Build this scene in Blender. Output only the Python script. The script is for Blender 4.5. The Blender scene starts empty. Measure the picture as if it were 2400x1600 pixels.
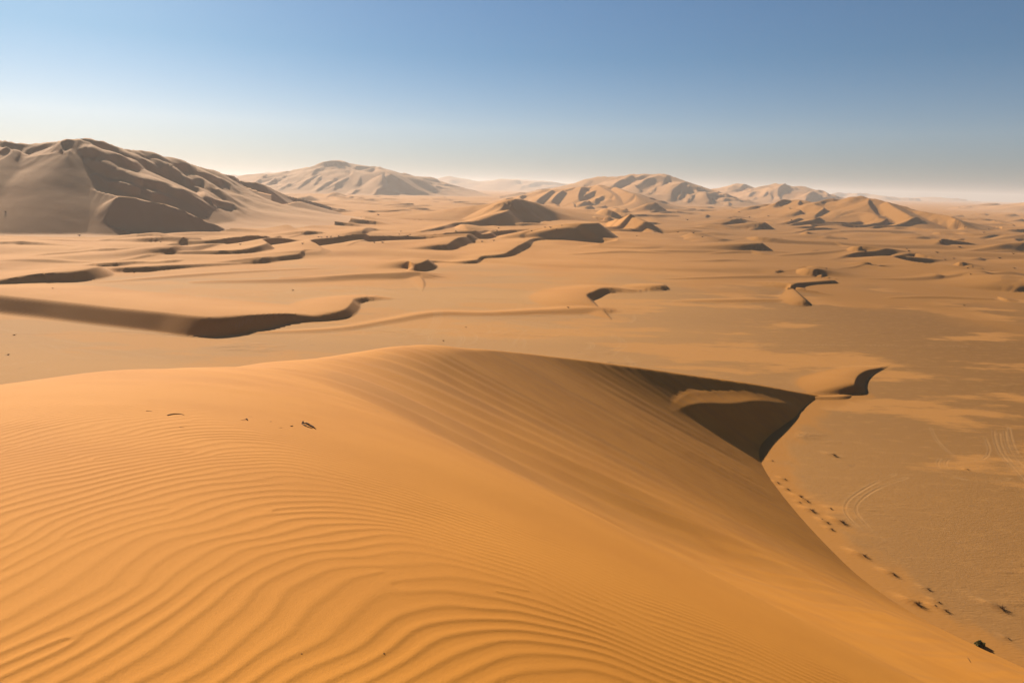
import bpy, math, random
import numpy as np
random.seed(7)

# ------------------------------------------------------------------ camera
H = 45.0                      # eye height above the gravel plain
FOC = 1600.0                  # focal length in pixels of a 2400 x 1600 frame (24 mm lens)
PITCH = math.radians(12.8)
ROLL = math.atan(0.027)
FW = np.array([0, math.cos(PITCH), -math.sin(PITCH)])
R0 = np.array([1.0, 0, 0]); U0 = np.array([0, math.sin(PITCH), math.cos(PITCH)])
RT = math.cos(ROLL)*R0 + math.sin(ROLL)*U0
UP = -math.sin(ROLL)*R0 + math.cos(ROLL)*U0
def ray(x, y): return FW + (x-1200)/FOC*RT - (y-800)/FOC*UP
def hit(x, y, z=0.0):
    """survey a point: where the line of sight meets the level z"""
    d = ray(x, y); t = (z-H)/d[2]
    return np.array([t*d[0], t*d[1], z])
def at_dist(x, y, r):
    d = ray(x, y); t = r/math.hypot(d[0], d[1])
    return np.array([t*d[0], t*d[1], H+t*d[2]])

SUN_EL = math.radians(26.5)
SUN_AZ = math.radians(36.0)   # to the left of straight ahead
SUN = np.array([-math.cos(SUN_EL)*math.sin(SUN_AZ), math.cos(SUN_EL)*math.cos(SUN_AZ), math.sin(SUN_EL)])

# ------------------------------------------------------------------ noise
_rng = np.random.RandomState(11)
_perm = np.concatenate([_rng.permutation(512)]*2).astype(np.int32)
_ga = _rng.rand(512)*2*np.pi
_gx = np.cos(_ga).astype(np.float32); _gy = np.sin(_ga).astype(np.float32)
def perlin(x, y, seed=0):
    x = np.asarray(x, np.float32)+seed*17.31; y = np.asarray(y, np.float32)+seed*9.77
    xi = np.floor(x); yi = np.floor(y)
    xf = x-xi; yf = y-yi
    xi = xi.astype(np.int32) & 511; yi = yi.astype(np.int32) & 511
    u = xf*xf*xf*(xf*(xf*6-15)+10); v = yf*yf*yf*(yf*(yf*6-15)+10)
    def g(ix, iy, dx, dy):
        h = _perm[_perm[ix & 511] + (iy & 511)]
        return _gx[h]*dx + _gy[h]*dy
    a = g(xi, yi, xf, yf); b = g(xi+1, yi, xf-1, yf)
    c = g(xi, yi+1, xf, yf-1); d = g(xi+1, yi+1, xf-1, yf-1)
    return (a+(b-a)*u)*(1-v) + (c+(d-c)*u)*v
def fbm(x, y, octv=4, seed=0, gain=0.5):
    s = 0; a = 1.0
    for i in range(octv):
        s = s + a*perlin(x*2**i, y*2**i, seed+i*3); a *= gain
    return s
def sstep(a, b, x):
    t = np.clip((x-a)/(b-a), 0, 1); return t*t*(3-2*t)
def smax(a, b, k):
    h = np.clip(0.5+0.5*(a-b)/k, 0, 1); return b+(a-b)*h + k*h*(1-h)
def smin(a, b, k): return -smax(-a, -b, k)

def catmull(P, step):
    """resample a control polyline (n x k) as a smooth curve"""
    P = np.asarray(P, float); Q = np.vstack([2*P[0]-P[1], P, 2*P[-1]-P[-2]])
    out = []
    for i in range(1, len(Q)-2):
        p0, p1, p2, p3 = Q[i-1], Q[i], Q[i+1], Q[i+2]
        n = max(2, int(np.hypot(*(p2-p1)[:2])/step))
        n = min(n, 14)
        t0 = 0.0
        a = 0.5
        d1 = max(np.hypot(*(p1-p0)[:2]), 1e-6)**a; d2 = max(np.hypot(*(p2-p1)[:2]), 1e-6)**a; d3 = max(np.hypot(*(p3-p2)[:2]), 1e-6)**a
        m1 = d2*((p1-p0)/d1-(p2-p0)/(d1+d2)+(p2-p1)/d2)
        m2 = d2*((p2-p1)/d2-(p3-p1)/(d2+d3)+(p3-p2)/d3)
        t = np.linspace(0, 1, n, endpoint=False)[:, None]
        out.append((2*t**3-3*t**2+1)*p1+(t**3-2*t**2+t)*m1+(-2*t**3+3*t**2)*p2+(t**3-t**2)*m2)
    out.append(P[-1:])
    return np.vstack(out)

# ------------------------------------------------------------------ dune primitives
class Field:
    def __init__(s, X, Y):
        s.X = X; s.Y = Y; s.Z = np.zeros_like(X); s.D = np.zeros_like(X)   # height; dune cover
        s.R = np.hypot(X, Y)

def crest_dune(F, C, hs, L, m, soft=0.0, lin=None, cover=1.0):
    """C: crest points in plan (n x 2), hs: crest heights, L: windward length factor (cosine profile)
    or lin: straight windward slope. The lee (slope m) lies to the right of the direction of travel."""
    hs = np.maximum(hs, 0)
    ext = float(np.max(hs))*(max(L, 1.7) if lin is None else max(1/lin, 1.7))+1
    x0, y0 = C.min(0)-ext; x1, y1 = C.max(0)+ext
    idx = np.nonzero(((F.X > x0) & (F.X < x1) & (F.Y > y0) & (F.Y < y1)).ravel())[0]
    if not len(idx): return
    Xf = F.X.ravel(); Yf = F.Y.ravel(); Zf = F.Z.reshape(-1); Df = F.D.reshape(-1)
    A = C[:-1]; B = C[1:]; AB = B-A; l2 = np.maximum((AB**2).sum(1), 1e-9)
    for c0 in range(0, len(idx), 60000):
        ii = idx[c0:c0+60000]
        px = Xf[ii].astype(np.float32); py = Yf[ii].astype(np.float32)
        best = np.full(len(ii), 1e18, np.float32); side = np.zeros(len(ii), np.float32)
        zl = np.full(len(ii), -1e9, np.float32); zs = np.full(len(ii), -1e9, np.float32); tip = np.zeros(len(ii), np.float32)
        for k in range(len(A)):
            dx = px-A[k, 0]; dy = py-A[k, 1]
            t = np.clip((dx*AB[k, 0]+dy*AB[k, 1])/l2[k], 0, 1)
            ex = dx-t*AB[k, 0]; ey = dy-t*AB[k, 1]
            d2 = ex*ex+ey*ey
            cr = AB[k, 0]*dy-AB[k, 1]*dx
            up = d2 < best*(1-1e-5)
            best = np.where(up, d2, best); side = np.where(up, cr, side)
            along = (ex*AB[k, 0]+ey*AB[k, 1])/np.sqrt(np.maximum(l2[k]*d2, 1e-9))
            if k == 0: tip = np.where(up, np.where(t <= 0, np.clip(-along, 0, 1), 0), tip)
            elif k == len(A)-1: tip = np.where(up, np.where(t >= 1, np.clip(along, 0, 1), 0), tip)
            else: tip = np.where(up, 0, tip)
            h = hs[k]+(hs[k+1]-hs[k])*t; d = np.sqrt(d2)
            np.maximum(zl, h-m*d, out=zl)
            ln = math.sqrt(l2[k])
            if lin is None:
                # windward reach only opens away from the crest, never round its tips
                cs = (ey*AB[k, 0]-ex*AB[k, 1])/(ln*np.maximum(d, 1e-3))
                q = d*(1+(L*.45)*sstep(.75, -.1, cs))/np.maximum(h*L*np.sqrt(4/np.maximum(h, 4)), 0.05)
                z = np.where(q < 1, h*(0.5+0.5*np.cos(np.pi*np.minimum(q, 1))), -(q-1)*0.4*h)
            else:
                z = h-lin*d
            np.maximum(zs, z, out=zs)
        z = np.where(side < 0, np.maximum(zl, np.where(tip > 0, np.maximum(zs, 0)*tip*tip, -1)), zs if lin is None else np.maximum(zs, zl))
        if soft > 0: z = z - 0  # kept simple: the grid itself rounds the brink
        old = Zf[ii]; pos = z > -0.5
        kk = np.clip(0.25*np.maximum(z, 0)+0.04, 0.04, 0.8)
        new = np.where(pos, np.maximum(old, np.where(z > 0, smax(old, z, kk), old)), old)
        Zf[ii] = new
        Df[ii] = np.maximum(Df[ii], cover*sstep(0.0, 0.5, z))

def carve(F, P, m):
    """sand has slid away inside the bow of a crest: nothing there stands above its slip face"""
    ii = np.nonzero(((F.X > P[:, 0].min()) & (F.X < P[:, 0].max()) & (F.Y > P[:, 1].min()-30) & (F.Y < P[:, 1].max()+5)).ravel())[0]
    px = F.X.ravel()[ii]; py = F.Y.ravel()[ii]; ins = np.zeros(len(ii), bool); z = np.full(len(ii), -9.)
    Q = np.vstack([P[:, :2], P[-1:, :2]*.95, P[:1, :2]*.95]); n = len(Q)
    for k in range(n):
        a, b = Q[k], Q[(k+1) % n]
        if a[1] == b[1]: continue
        ins ^= ((a[1] > py) != (b[1] > py)) & (px < (b[0]-a[0])*(py-a[1])/(b[1]-a[1])+a[0])
    for k in range(len(P)-1):
        ab = P[k+1]-P[k]; l2 = max(ab[0]**2+ab[1]**2, 1e-9); dx = px-P[k, 0]; dy = py-P[k, 1]
        t = np.clip((dx*ab[0]+dy*ab[1])/l2, 0, 1)
        np.maximum(z, P[k, 2]+ab[2]*t-m*np.hypot(dx-t*ab[0], dy-t*ab[1]), out=z)
    Zf = F.Z.reshape(-1); Zf[ii] = np.where(ins, np.minimum(Zf[ii], np.maximum(z, 0)), Zf[ii])

def relief(F, P, ADD, lee=.72, reach=5.5):
    """a slip-faced ridge laid on a slope that is already there: P = (x, y, rise)"""
    ext = float(P[:, 2].max())*reach+5
    x0, y0 = P[:, :2].min(0)-ext; x1, y1 = P[:, :2].max(0)+ext
    ii = np.nonzero(((F.X > x0) & (F.X < x1) & (F.Y > y0) & (F.Y < y1)).ravel())[0]
    if not len(ii): return
    px = F.X.ravel()[ii]; py = F.Y.ravel()[ii]
    zl = np.zeros(len(ii)); zs = zl.copy(); best = zl+1e18; side = zl.copy()
    for k in range(len(P)-1):
        ab = P[k+1]-P[k]; l2 = max(ab[0]**2+ab[1]**2, 1e-9)
        dx = px-P[k, 0]; dy = py-P[k, 1]; t = np.clip((dx*ab[0]+dy*ab[1])/l2, 0, 1)
        ex = dx-t*ab[0]; ey = dy-t*ab[1]; d = np.hypot(ex, ey)
        up = d < best*(1-1e-5); best = np.where(up, d, best); side = np.where(up, ab[0]*dy-ab[1]*dx, side)
        h = np.maximum(P[k, 2]+ab[2]*t, 0)
        np.maximum(zl, h-lee*d, out=zl)
        cs = (ey*ab[0]-ex*ab[1])/(math.sqrt(l2)*np.maximum(d, 1e-3))
        q = np.minimum(d*(1+2*np.clip(.8-cs, 0, 2))/np.maximum(h*reach, .05), 1)
        np.maximum(zs, h*(.5+.5*np.cos(np.pi*q)), out=zs)
    A_ = ADD.reshape(-1); A_[ii] = np.maximum(A_[ii], np.where(side < 0, zl, zs))

CROP = {'A': (0, 300, .34014), 'B': (700, 340, .34014), 'C': (1150, 380, .27636), 'D': (1700, 400, .29762),
        'E': (0, 560, .42517), 'F': (800, 600, .38265), 'G': (1500, 750, .38265), 'S': (560, 360, .32313),
        'K': (330, 940, .18282), 'M': (1600, 1000, .38260), 'T': (1780, 1080, .20408)}
def px_(c, x, y):
    a = CROP[c]; return a[0]+x*a[2], a[1]+y*a[2]

# every small dune: survey sheet, list of (x, y, drop), windward length, lee slope
DUNES = [
 ('E', [(-420,270,90),(-150,292,93),(0,310,95),(300,341,98),(600,376,102),(900,406,109),(1180,433,112),(1400,432,80),(1600,425,42),(1780,418,36),(1880,395,46),(1938,350,44),(1952,330,36),(2020,320,24),(2120,325,10),(2250,327,0)], 13,.75),
 ('E', [(-150,240,16),(0,226,25),(200,205,36),(400,182,58),(520,158,62),(572,156,36),(588,172,0)], 13, .68),
 ('E', [(560,152,5),(650,158,26),(800,151,32),(900,144,28),(1100,136,16),(1300,128,11),(1418,124,9),(1448,96,34),(1530,90,26),(1640,80,22),(1690,74,6),(1800,73,0)], 13, .68),
 ('A', [(650,938,8),(680,930,24),(800,919,30),(930,912,18),(1060,918,11),(1200,905,16),(1280,903,0)], 13, .68),
 ('A', [(815,902,10),(1000,880,11),(1140,868,10),(1190,830,42),(1250,812,46),(1400,796,26),(1550,788,9),(1700,771,5)], 13, .68),
 ('A', [(272,872,12),(350,862,15),(520,845,12),(620,835,9),(770,824,22),(800,832,13),(900,820,23),(980,819,15),(1012,830,8),(1200,780,24),(1300,766,27),(1380,756,20),(1392,760,0)], 13, .68),
 ('A', [(1690,770,12),(1760,762,18),(1790,771,10),(1850,751,26),(1882,756,6),(1930,742,16),(1940,746,0)], 13, .68),
 ('A', [(1400,761,5),(1500,752,9),(1540,760,4),(1640,743,11),(1790,738,3)], 13, .68),
 ('A', [(2000,748,8),(2090,729,16),(2110,711,24),(2170,713,20),(2240,724,6)], 11, .68),
 ('A', [(355,968,8),(440,960,20),(452,963,0)], 13, .68),
 ('A', [(-80,1006,16),(0,1004,14),(75,1003,5)], 13, .68),
 ('A', [(160,743,7),(270,747,6),(280,748,0)], 13, .68),
 ('A', [(-40,808,8),(60,800,8),(180,792,5)], 13, .5),
 ('A', [(430,712,5),(480,690,14),(540,662,12),(560,655,0)], 11, .68),
 ('B', [(760,850,3),(800,828,45),(880,796,62),(915,794,18),(1000,796,13),(1100,800,16),(1200,786,24),(1265,768,17),(1380,755,22),(1460,716,46),(1510,686,42),(1560,665,18),(1640,642,18),(1780,630,30),(1900,590,75),(1960,552,112),(2040,536,130),(2080,542,100),(2118,602,0)], 13, .68),
 ('B', [(850,1010,0),(862,955,8),(842,912,12),(805,880,14),(790,862,0)], 13, .5),
 ('B', [(960,718,3),(1010,690,32),(1080,647,52),(1150,631,46),(1210,620,42),(1228,616,16),(1320,600,32),(1350,582,26),(1362,576,0)], 11, .68),
 ('B', [(840,592,8),(980,562,20),(1090,529,26),(1240,515,40),(1380,472,82),(1462,426,115),(1482,376,165),(1505,368,168),(1540,385,130),(1580,425,75),(1622,490,0)], 8, .68),
 ('B', [(1088,522,4),(1130,545,38),(1172,598,24),(1182,618,0)], 10, .68),
 ('C', [(830,466,5),(880,456,30),(905,481,30),(922,512,0)], 11, .68),
 ('C', [(870,442,10),(930,406,80),(975,396,95),(1020,426,60),(1034,484,0)], 4.5, .68),
 ('C', [(1020,420,5),(1060,392,46),(1085,411,36),(1107,442,0)], 8, .68),
 ('C', [(1000,500,10),(1100,479,62),(1190,468,112),(1250,500,100),(1320,550,80),(1390,622,0)], 4.5, .68),
 ('C', [(1420,571,5),(1650,576,8),(1860,561,9),(1945,549,22),(1965,526,26),(2020,505,22),(2110,485,36),(2134,512,0)], 13, .68),
 ('C', [(1120,400,5),(1200,415,10),(1330,426,22),(1366,391,48),(1385,363,72),(1410,366,50),(1404,404,0)], 8, .68),
 ('C', [(560,345,6),(640,322,14),(690,326,26),(700,340,6)], 10, .68),
 ('C', [(720,380,10),(800,340,44),(845,336,40),(850,370,0)], 8, .68),
 ('C', [(740,388,5),(800,378,20),(862,372,30),(868,385,0)], 8, .68),
 ('C', [(950,350,5),(965,340,24),(975,360,5)], 10, .68),
 ('C', [(1200,300,10),(1195,280,40),(1240,285,20),(1290,320,30),(1310,360,5)], 8, .68),
 ('C', [(1110,350,5),(1180,330,16),(1250,340,20),(1262,352,0)], 10, .68),
 ('D', [(180,470,3),(260,441,22),(300,411,56),(330,420,45),(343,444,0)], 13, .68),
 ('D', [(318,402,6),(350,405,10),(392,419,0)], 13, .68),
 ('D', [(540,432,26),(560,428,16),(650,412,13),(755,391,30),(768,410,0)], 13, .68),
 ('D', [(600,486,20),(640,490,22),(657,510,0)], 13, .68),
 ('D', [(808,450,12),(850,455,9),(900,458,0)], 13, .68),
 ('D', [(1380,476,3),(1480,466,14),(1560,441,28),(1590,421,42),(1620,415,24),(1645,422,0)], 13, .68),
 ('D', [(1645,470,5),(1670,479,28),(1707,517,0)], 13, .68),
 ('D', [(1835,450,10),(1870,456,24),(1895,480,0)], 13, .68),
 ('D', [(-60,552,3),(0,546,5),(150,531,5),(240,523,22),(268,536,26),(267,558,0)], 13, .68),
 ('D', [(210,625,6),(250,601,28),(273,563,66),(310,575,46),(324,608,0)], 13, .68),
 ('D', [(282,559,5),(360,549,7),(440,538,17),(460,550,0)], 13, .68),
 ('D', [(850,640,2),(930,632,8),(998,612,42),(1040,635,26),(1067,658,0)], 13, .68),
 ('D', [(870,566,2),(960,581,16),(1012,603,0)], 13, .68),
 ('D', [(1340,690,6),(1420,655,18),(1500,645,24),(1530,661,24),(1572,697,0)], 13, .55),
 ('D', [(400,798,2),(560,781,6),(640,767,56),(690,790,42),(710,817,0)], 13, .68),
 ('D', [(642,765,6),(720,761,26),(800,775,12),(842,791,0)], 13, .55),
 ('D', [(840,777,3),(1000,761,5),(1150,741,12),(1210,735,26),(1224,752,0)], 13, .68),
 ('D', [(500,928,4),(520,911,36),(545,892,46),(600,880,30),(700,870,24),(800,861,27),(858,860,25),(878,880,0)], 13, .68),
 ('D', [(646,1060,2),(640,1032,30),(612,1000,44),(578,968,34),(545,940,20),(520,922,8)], 6, .68),
 ('D', [(1990,1004,3),(2150,981,12),(2250,960,30),(2352,900,52),(2470,868,60),(2600,850,50)], 13, .68),
 ('D', [(2150,984,4),(2200,1010,18),(2238,1038,0)], 13, .68),
 ('D', [(1810,740,6),(1830,730,26),(1855,737,28),(1866,756,0)], 13, .68),
 ('D', [(1940,850,4),(2040,826,26),(2090,826,22),(2120,846,0)], 13, .45),
 ('D', [(1230,730,2),(1290,722,6),(1400,690,3)], 13, .4),
 ('D', [(1810,548,4),(1870,540,10),(1890,548,0)], 13, .68),
 ('D', [(1480,560,6),(1540,540,18),(1600,548,6)], 13, .4),
 ('D', [(1960,345,4),(2040,338,16),(2060,350,0)], 13, .5),
 ('D', [(2180,355,6),(2250,345,16),(2285,340,20),(2290,356,0)], 13, .5),
 ('D', [(1780,410,3),(1820,405,12),(1850,420,0)], 13, .5),
 ('D', [(80,375,4),(100,325,16),(118,340,0)], 13, .68),
 ('D', [(30,365,4),(120,372,8),(190,378,4)], 13, .5),
 ('D', [(0,400,4),(80,388,22),(110,386,30),(128,410,0)], 13, .68),
 ('D', [(505,395,10),(535,365,16),(550,380,0)], 13, .68),
 ('D', [(700,380,10),(760,356,14),(828,345,14),(834,352,0)], 13, .68),
 ('F', [(1655,386,3),(1620,350,14),(1560,300,24),(1512,257,38),(1500,236,42),(1540,216,42),(1610,194,34),(1700,201,22),(1800,208,14),(1880,205,10),(1955,182,30),(1990,185,22),(2004,196,0)], 13, .68),
 ('G', [(880,446,3),(1000,468,11),(1150,472,13),(1260,466,16),(1306,446,28),(1312,400,42),(1322,357,48),(1345,330,44),(1395,305,30),(1460,292,16),(1537,276,0)], 9, .68),
 ('S', [(360,292,6),(500,292,14),(655,289,18),(690,281,40),(720,305,34),(850,325,26),(955,352,0)], 8, .5),
 ('S', [(380,330,8),(450,318,30),(530,310,40),(545,330,0)], 10, .5),
 ('B', [(200,375,6),(240,345,12),(290,400,0)], 10, .68),
 ('B', [(380,478,4),(520,452,14),(700,447,22),(780,444,16),(810,470,0)], 13, .4),
 ('B', [(430,625,8),(440,600,14),(520,573,20),(570,588,6),(640,604,0)], 13, .68),
 ('B', [(340,705,4),(420,680,10),(450,650,26),(474,655,0)], 13, .55),
]
# broad low swells with a soft edge toward the viewer
SWELLS = [
 ('F', [(-600,470,10),(0,438,14),(300,390,16),(580,345,18),(900,346,16),(1250,331,22),(1580,322,24),(1660,350,0)], 12, .22),
 ('F', [(-900,150,16),(-300,135,22),(100,110,30),(330,102,34),(480,100,30),(500,140,0)], 9, .3),
 ('B', [(-100,905,16),(300,895,22),(600,890,22),(760,880,14)], 10, .25),
 ('C', [(1300,745,10),(1700,740,18),(2200,750,16),(2600,765,4)], 12, .22),
 ('C', [(1500,985,6),(1800,975,12),(2352,955,16),(2800,960,4)], 12, .2),
 ('C', [(700,770,8),(1100,745,14),(1500,760,6)], 12, .2),
 ('D', [(-100,640,8),(210,625,20),(300,650,10),(420,665,4)], 10, .3),
 ('D', [(420,665,6),(700,645,14),(1000,635,14),(1200,660,4)], 12, .25),
 ('D', [(900,480,8),(1100,470,16),(1350,470,18),(1500,478,4)], 10, .3),
 ('D', [(1100,840,6),(1500,838,16),(1900,815,20),(2352,800,24)], 12, .22),
 ('D', [(-400,1025,6),(0,1018,16),(300,1015,16),(560,1020,8)], 12, .2),
 ('D', [(1300,1000,6),(1700,992,14),(2100,1010,10)], 12, .2),
 ('D', [(1700,650,6),(2000,640,16),(2352,600,22)], 10, .3),
 ('D', [(1800,560,8),(2100,540,18),(2352,500,20)], 10, .3),
 ('A', [(0,920,6),(400,905,12),(640,915,4)], 12, .25),
 ('A', [(600,770,6),(1000,745,10),(1400,735,6)], 12, .25),
 ('A', [(700,1060,6),(1300,1010,14),(1700,985,10),(2300,960,4)], 14, .2),
]

# tall hills: skyline points (x, y, distance, front width, back width)
HILLS = [
 ('dune_hill', 'A', [(-420,120,919,236,165),(-150,95,885,236,165),(0,82,856,225,165),(130,95,839,206,154),(270,100,827,214,154),(400,85,810,209,154),(505,67,804,206,154),(545,70,807,209,154),(600,95,811,209,154),(760,125,823,206,154),(940,175,846,214,154),(1100,210,869,214,154),(1220,240,892,214,154),(1440,292,933,187,154),(1560,325,968,121,154),(1640,350,991,44,132),(1760,372,1014,33,121),(1900,430,1048,27,110),(2060,510,1083,17,88),(2200,560,1106,13,55),(2330,592,1117,4,11)], 2.0),
 ('dune_hill', 'S', [(-60,215,3350,300,300),(0,190,3300,340,300),(60,165,3280,400,300),(150,145,3250,450,300),(280,140,3200,480,300),(420,110,3150,480,300),(530,98,3100,500,300),(620,75,3080,520,300),(690,52,3060,520,300),(740,48,3060,520,300),(800,65,3060,500,300),(860,75,3060,480,300),(960,90,3060,460,300),(1020,95,3060,440,300),(1130,145,3080,380,300),(1200,142,3100,360,300),(1280,165,3150,330,300),(1380,170,3200,300,300),(1500,215,3250,220,250),(1620,262,3300,100,100)], 1.3),
 ('dune_hill', 'C', [(560,225,2700,200,250),(700,176,2700,260,250),(850,131,2680,330,250),(975,122,2660,350,250),(1050,125,2640,360,250),(1200,100,2620,380,250),(1400,97,2600,400,250),(1500,110,2580,390,250),(1620,145,2570,350,250),(1750,195,2560,280,220),(1900,245,2550,200,200),(2120,340,2540,90,120),(2210,378,2530,40,60)], 1.3),
 ('dune_hill', 'D', [(-330,180,3700,200,250),(-120,165,3700,260,250),(0,140,3700,330,250),(60,105,3700,370,250),(125,100,3700,380,250),(200,125,3700,360,250),(240,145,3650,330,250),(330,126,3600,370,250),(420,100,3580,400,250),(470,113,3580,400,250),(540,122,3580,380,250),(600,117,3600,380,250),(640,135,3600,360,250),(740,160,3600,300,250),(860,200,3600,160,200),(930,224,3600,50,80)], 1.3),
 ('dune_hill', 'C', [(200,335,1856,48,72),(240,312,1868,84,96),(330,280,1894,132,120),(440,243,1920,192,144),(540,232,1945,216,144),(640,222,1958,228,144),(750,207,1971,240,144),(830,208,1984,246,144),(920,190,1996,258,144),(1020,207,1971,240,144),(1140,240,1932,192,144),(1280,296,1881,108,120),(1420,358,1817,24,48)], 1.0),
 ('dune_hill', 'D', [(180,335,1533,78,91),(250,320,1533,104,117),(400,280,1533,143,117),(520,245,1533,182,117),(590,230,1519,195,117),(640,242,1505,188,117),(700,262,1491,156,117),(800,260,1476,162,117),(900,236,1462,182,117),(1000,210,1448,208,117),(1060,199,1434,214,117),(1110,215,1420,201,117),(1150,221,1405,195,117),(1270,246,1377,169,117),(1400,281,1349,136,117),(1560,320,1306,91,104),(1700,346,1263,58,78),(1830,372,1221,19,39)], 1.0),
 ('dune_hill', 'B', [(380,474,1000,30,60),(560,462,1000,60,80),(750,452,990,70,80),(900,456,985,80,80),(1000,446,980,90,80),(1100,430,970,90,80),(1300,400,960,70,90),(1450,378,952,58,90),(1505,369,948,52,90),(1560,382,965,48,90),(1640,402,995,60,80),(1760,425,1040,80,80),(1900,442,1100,80,80),(2020,465,1160,40,40)], 1.0),
 ('dune_hill', 'S', [(1380,200,7400,300,600),(1440,185,7400,500,600),(1540,165,7400,600,600),(1620,185,7400,500,600),(1700,206,7200,400,600),(1830,196,7200,450,600),(1920,183,7200,520,600),(2020,186,7200,520,600),(2150,206,7300,450,600),(2250,205,7600,400,600),(2352,221,7800,300,500),(2440,250,8000,100,300)], 1.0),
 ('dune_hill', 'S', [(1640,212,10500,300,600),(1800,196,10500,600,700),(1980,184,10500,700,700),(2200,195,10500,600,700),(2380,215,10500,300,600)], 1.0),
 ('dune_hill', 'S', [(-120,160,8500,400,600),(0,158,8500,600,600),(60,172,8500,500,600),(160,150,8600,500,600),(260,133,8600,600,600),(420,150,8600,400,500)], 1.0),
 ('dune_hill', 'D', [(820,215,9000,300,500),(880,200,9000,500,500),(960,180,9000,650,500),(1080,181,9000,650,500),(1200,190,9000,600,500),(1290,216,9200,400,500),(1340,211,9200,450,500),(1440,228,9400,200,300)], 1.0),
 ('dune_hill', 'D', [(1480,232,10500,200,400),(1520,225,10500,300,500),(1600,205,10500,500,500),(1700,209,10500,500,500),(1850,236,10500,200,400)], 1.0),
 ('dune_hill', 'D', [(2050,275,3400,60,150),(2120,264,3400,120,200),(2230,250,3400,200,200),(2352,238,3400,260,200),(2600,215,3400,320,200),(2900,240,3400,200,200)], 1.0),
]
# spur crests on the hills: (x, y, distance), windward slope, lee slope
SPURS = [
 ('A', [(1880,609,975),(1800,560,977),(1740,500,983),(1640,388,998),(1760,373,1014),(1900,431,1048),(2060,511,1083),(2200,561,1106),(2330,592,1117)], .35, .72),
 ('A', [(540,120,793),(475,152,768),(468,220,747),(500,300,726),(560,370,709),(640,411,696),(740,441,686),(812,462,678)], .5, .45),
 ('A', [(545,72,793),(430,100,793),(425,150,770)], .5, .6),
 ('A', [(-40,262,781),(150,205,777),(300,175,772),(440,158,768)], .45, .5),
 ('A', [(-60,110,845),(40,150,804),(95,150,793),(40,200,781)], .4, .6),
 ('C', [(395,322,1740),(450,280,1792),(520,234,1881)], .35, .6),
 ('C', [(520,322,1753),(560,275,1817),(610,238,1881)], .35, .6),
 ('C', [(745,312,1766),(742,280,1817),(770,208,1932)], .3, .6),
 ('C', [(905,192,1945),(960,225,1894),(1040,270,1830)], .3, .6),
 ('C', [(1060,210,1920),(1140,245,1843),(1220,270,1792)], .3, .6),
 ('S', [(620,76,3050),(610,130,2950),(500,190,2850),(430,250,2700)], .3, .55),
 ('S', [(700,60,3030),(830,125,2900),(760,190,2800),(690,265,2680)], .3, .55),
 ('S', [(1020,100,3000),(970,165,2880),(850,230,2750),(800,290,2640)], .3, .55),
 ('S', [(1000,290,2600),(1045,230,2660),(1050,180,2760),(1120,215,2760),(1220,255,2740),(1420,298,2700)], .35, .58),
 ('S', [(1130,150,2980),(1250,190,2900),(1420,262,2800)], .3, .55),
 ('D', [(560,358,1363),(606,325,1384),(606,300,1405),(572,262,1441),(590,232,1505)], .3, .6),
 ('D', [(735,315,1363),(728,280,1405),(760,285,1398),(790,316,1363)], .3, .6),
 ('D', [(1195,352,1263),(1160,310,1292),(1125,262,1327),(1135,222,1398)], .3, .6),
 ('D', [(1270,247,1349),(1330,285,1299),(1400,322,1256),(1460,356,1221)], .3, .6),
 ('D', [(800,388,1249),(950,356,1263),(1080,326,1270),(1150,331,1256),(1195,354,1235)], .3, .6),
 ('D', [(430,215,3300),(415,180,3400),(470,120,3520)], .3, .6),
 ('D', [(640,210,3320),(680,175,3380),(700,160,3450)], .3, .6),
 ('C', [(1000,215,2420),(1100,165,2480),(1190,108,2560)], .3, .5),
 ('C', [(1280,265,2360),(1230,225,2400),(1290,170,2460),(1420,110,2540)], .3, .5),
 ('C', [(1500,315,2330),(1560,255,2390),(1690,190,2460)], .3, .55),
 ('C', [(1850,350,2340),(1830,300,2370),(1850,270,2400),(1900,250,2460)], .3, .55),
]

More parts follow.
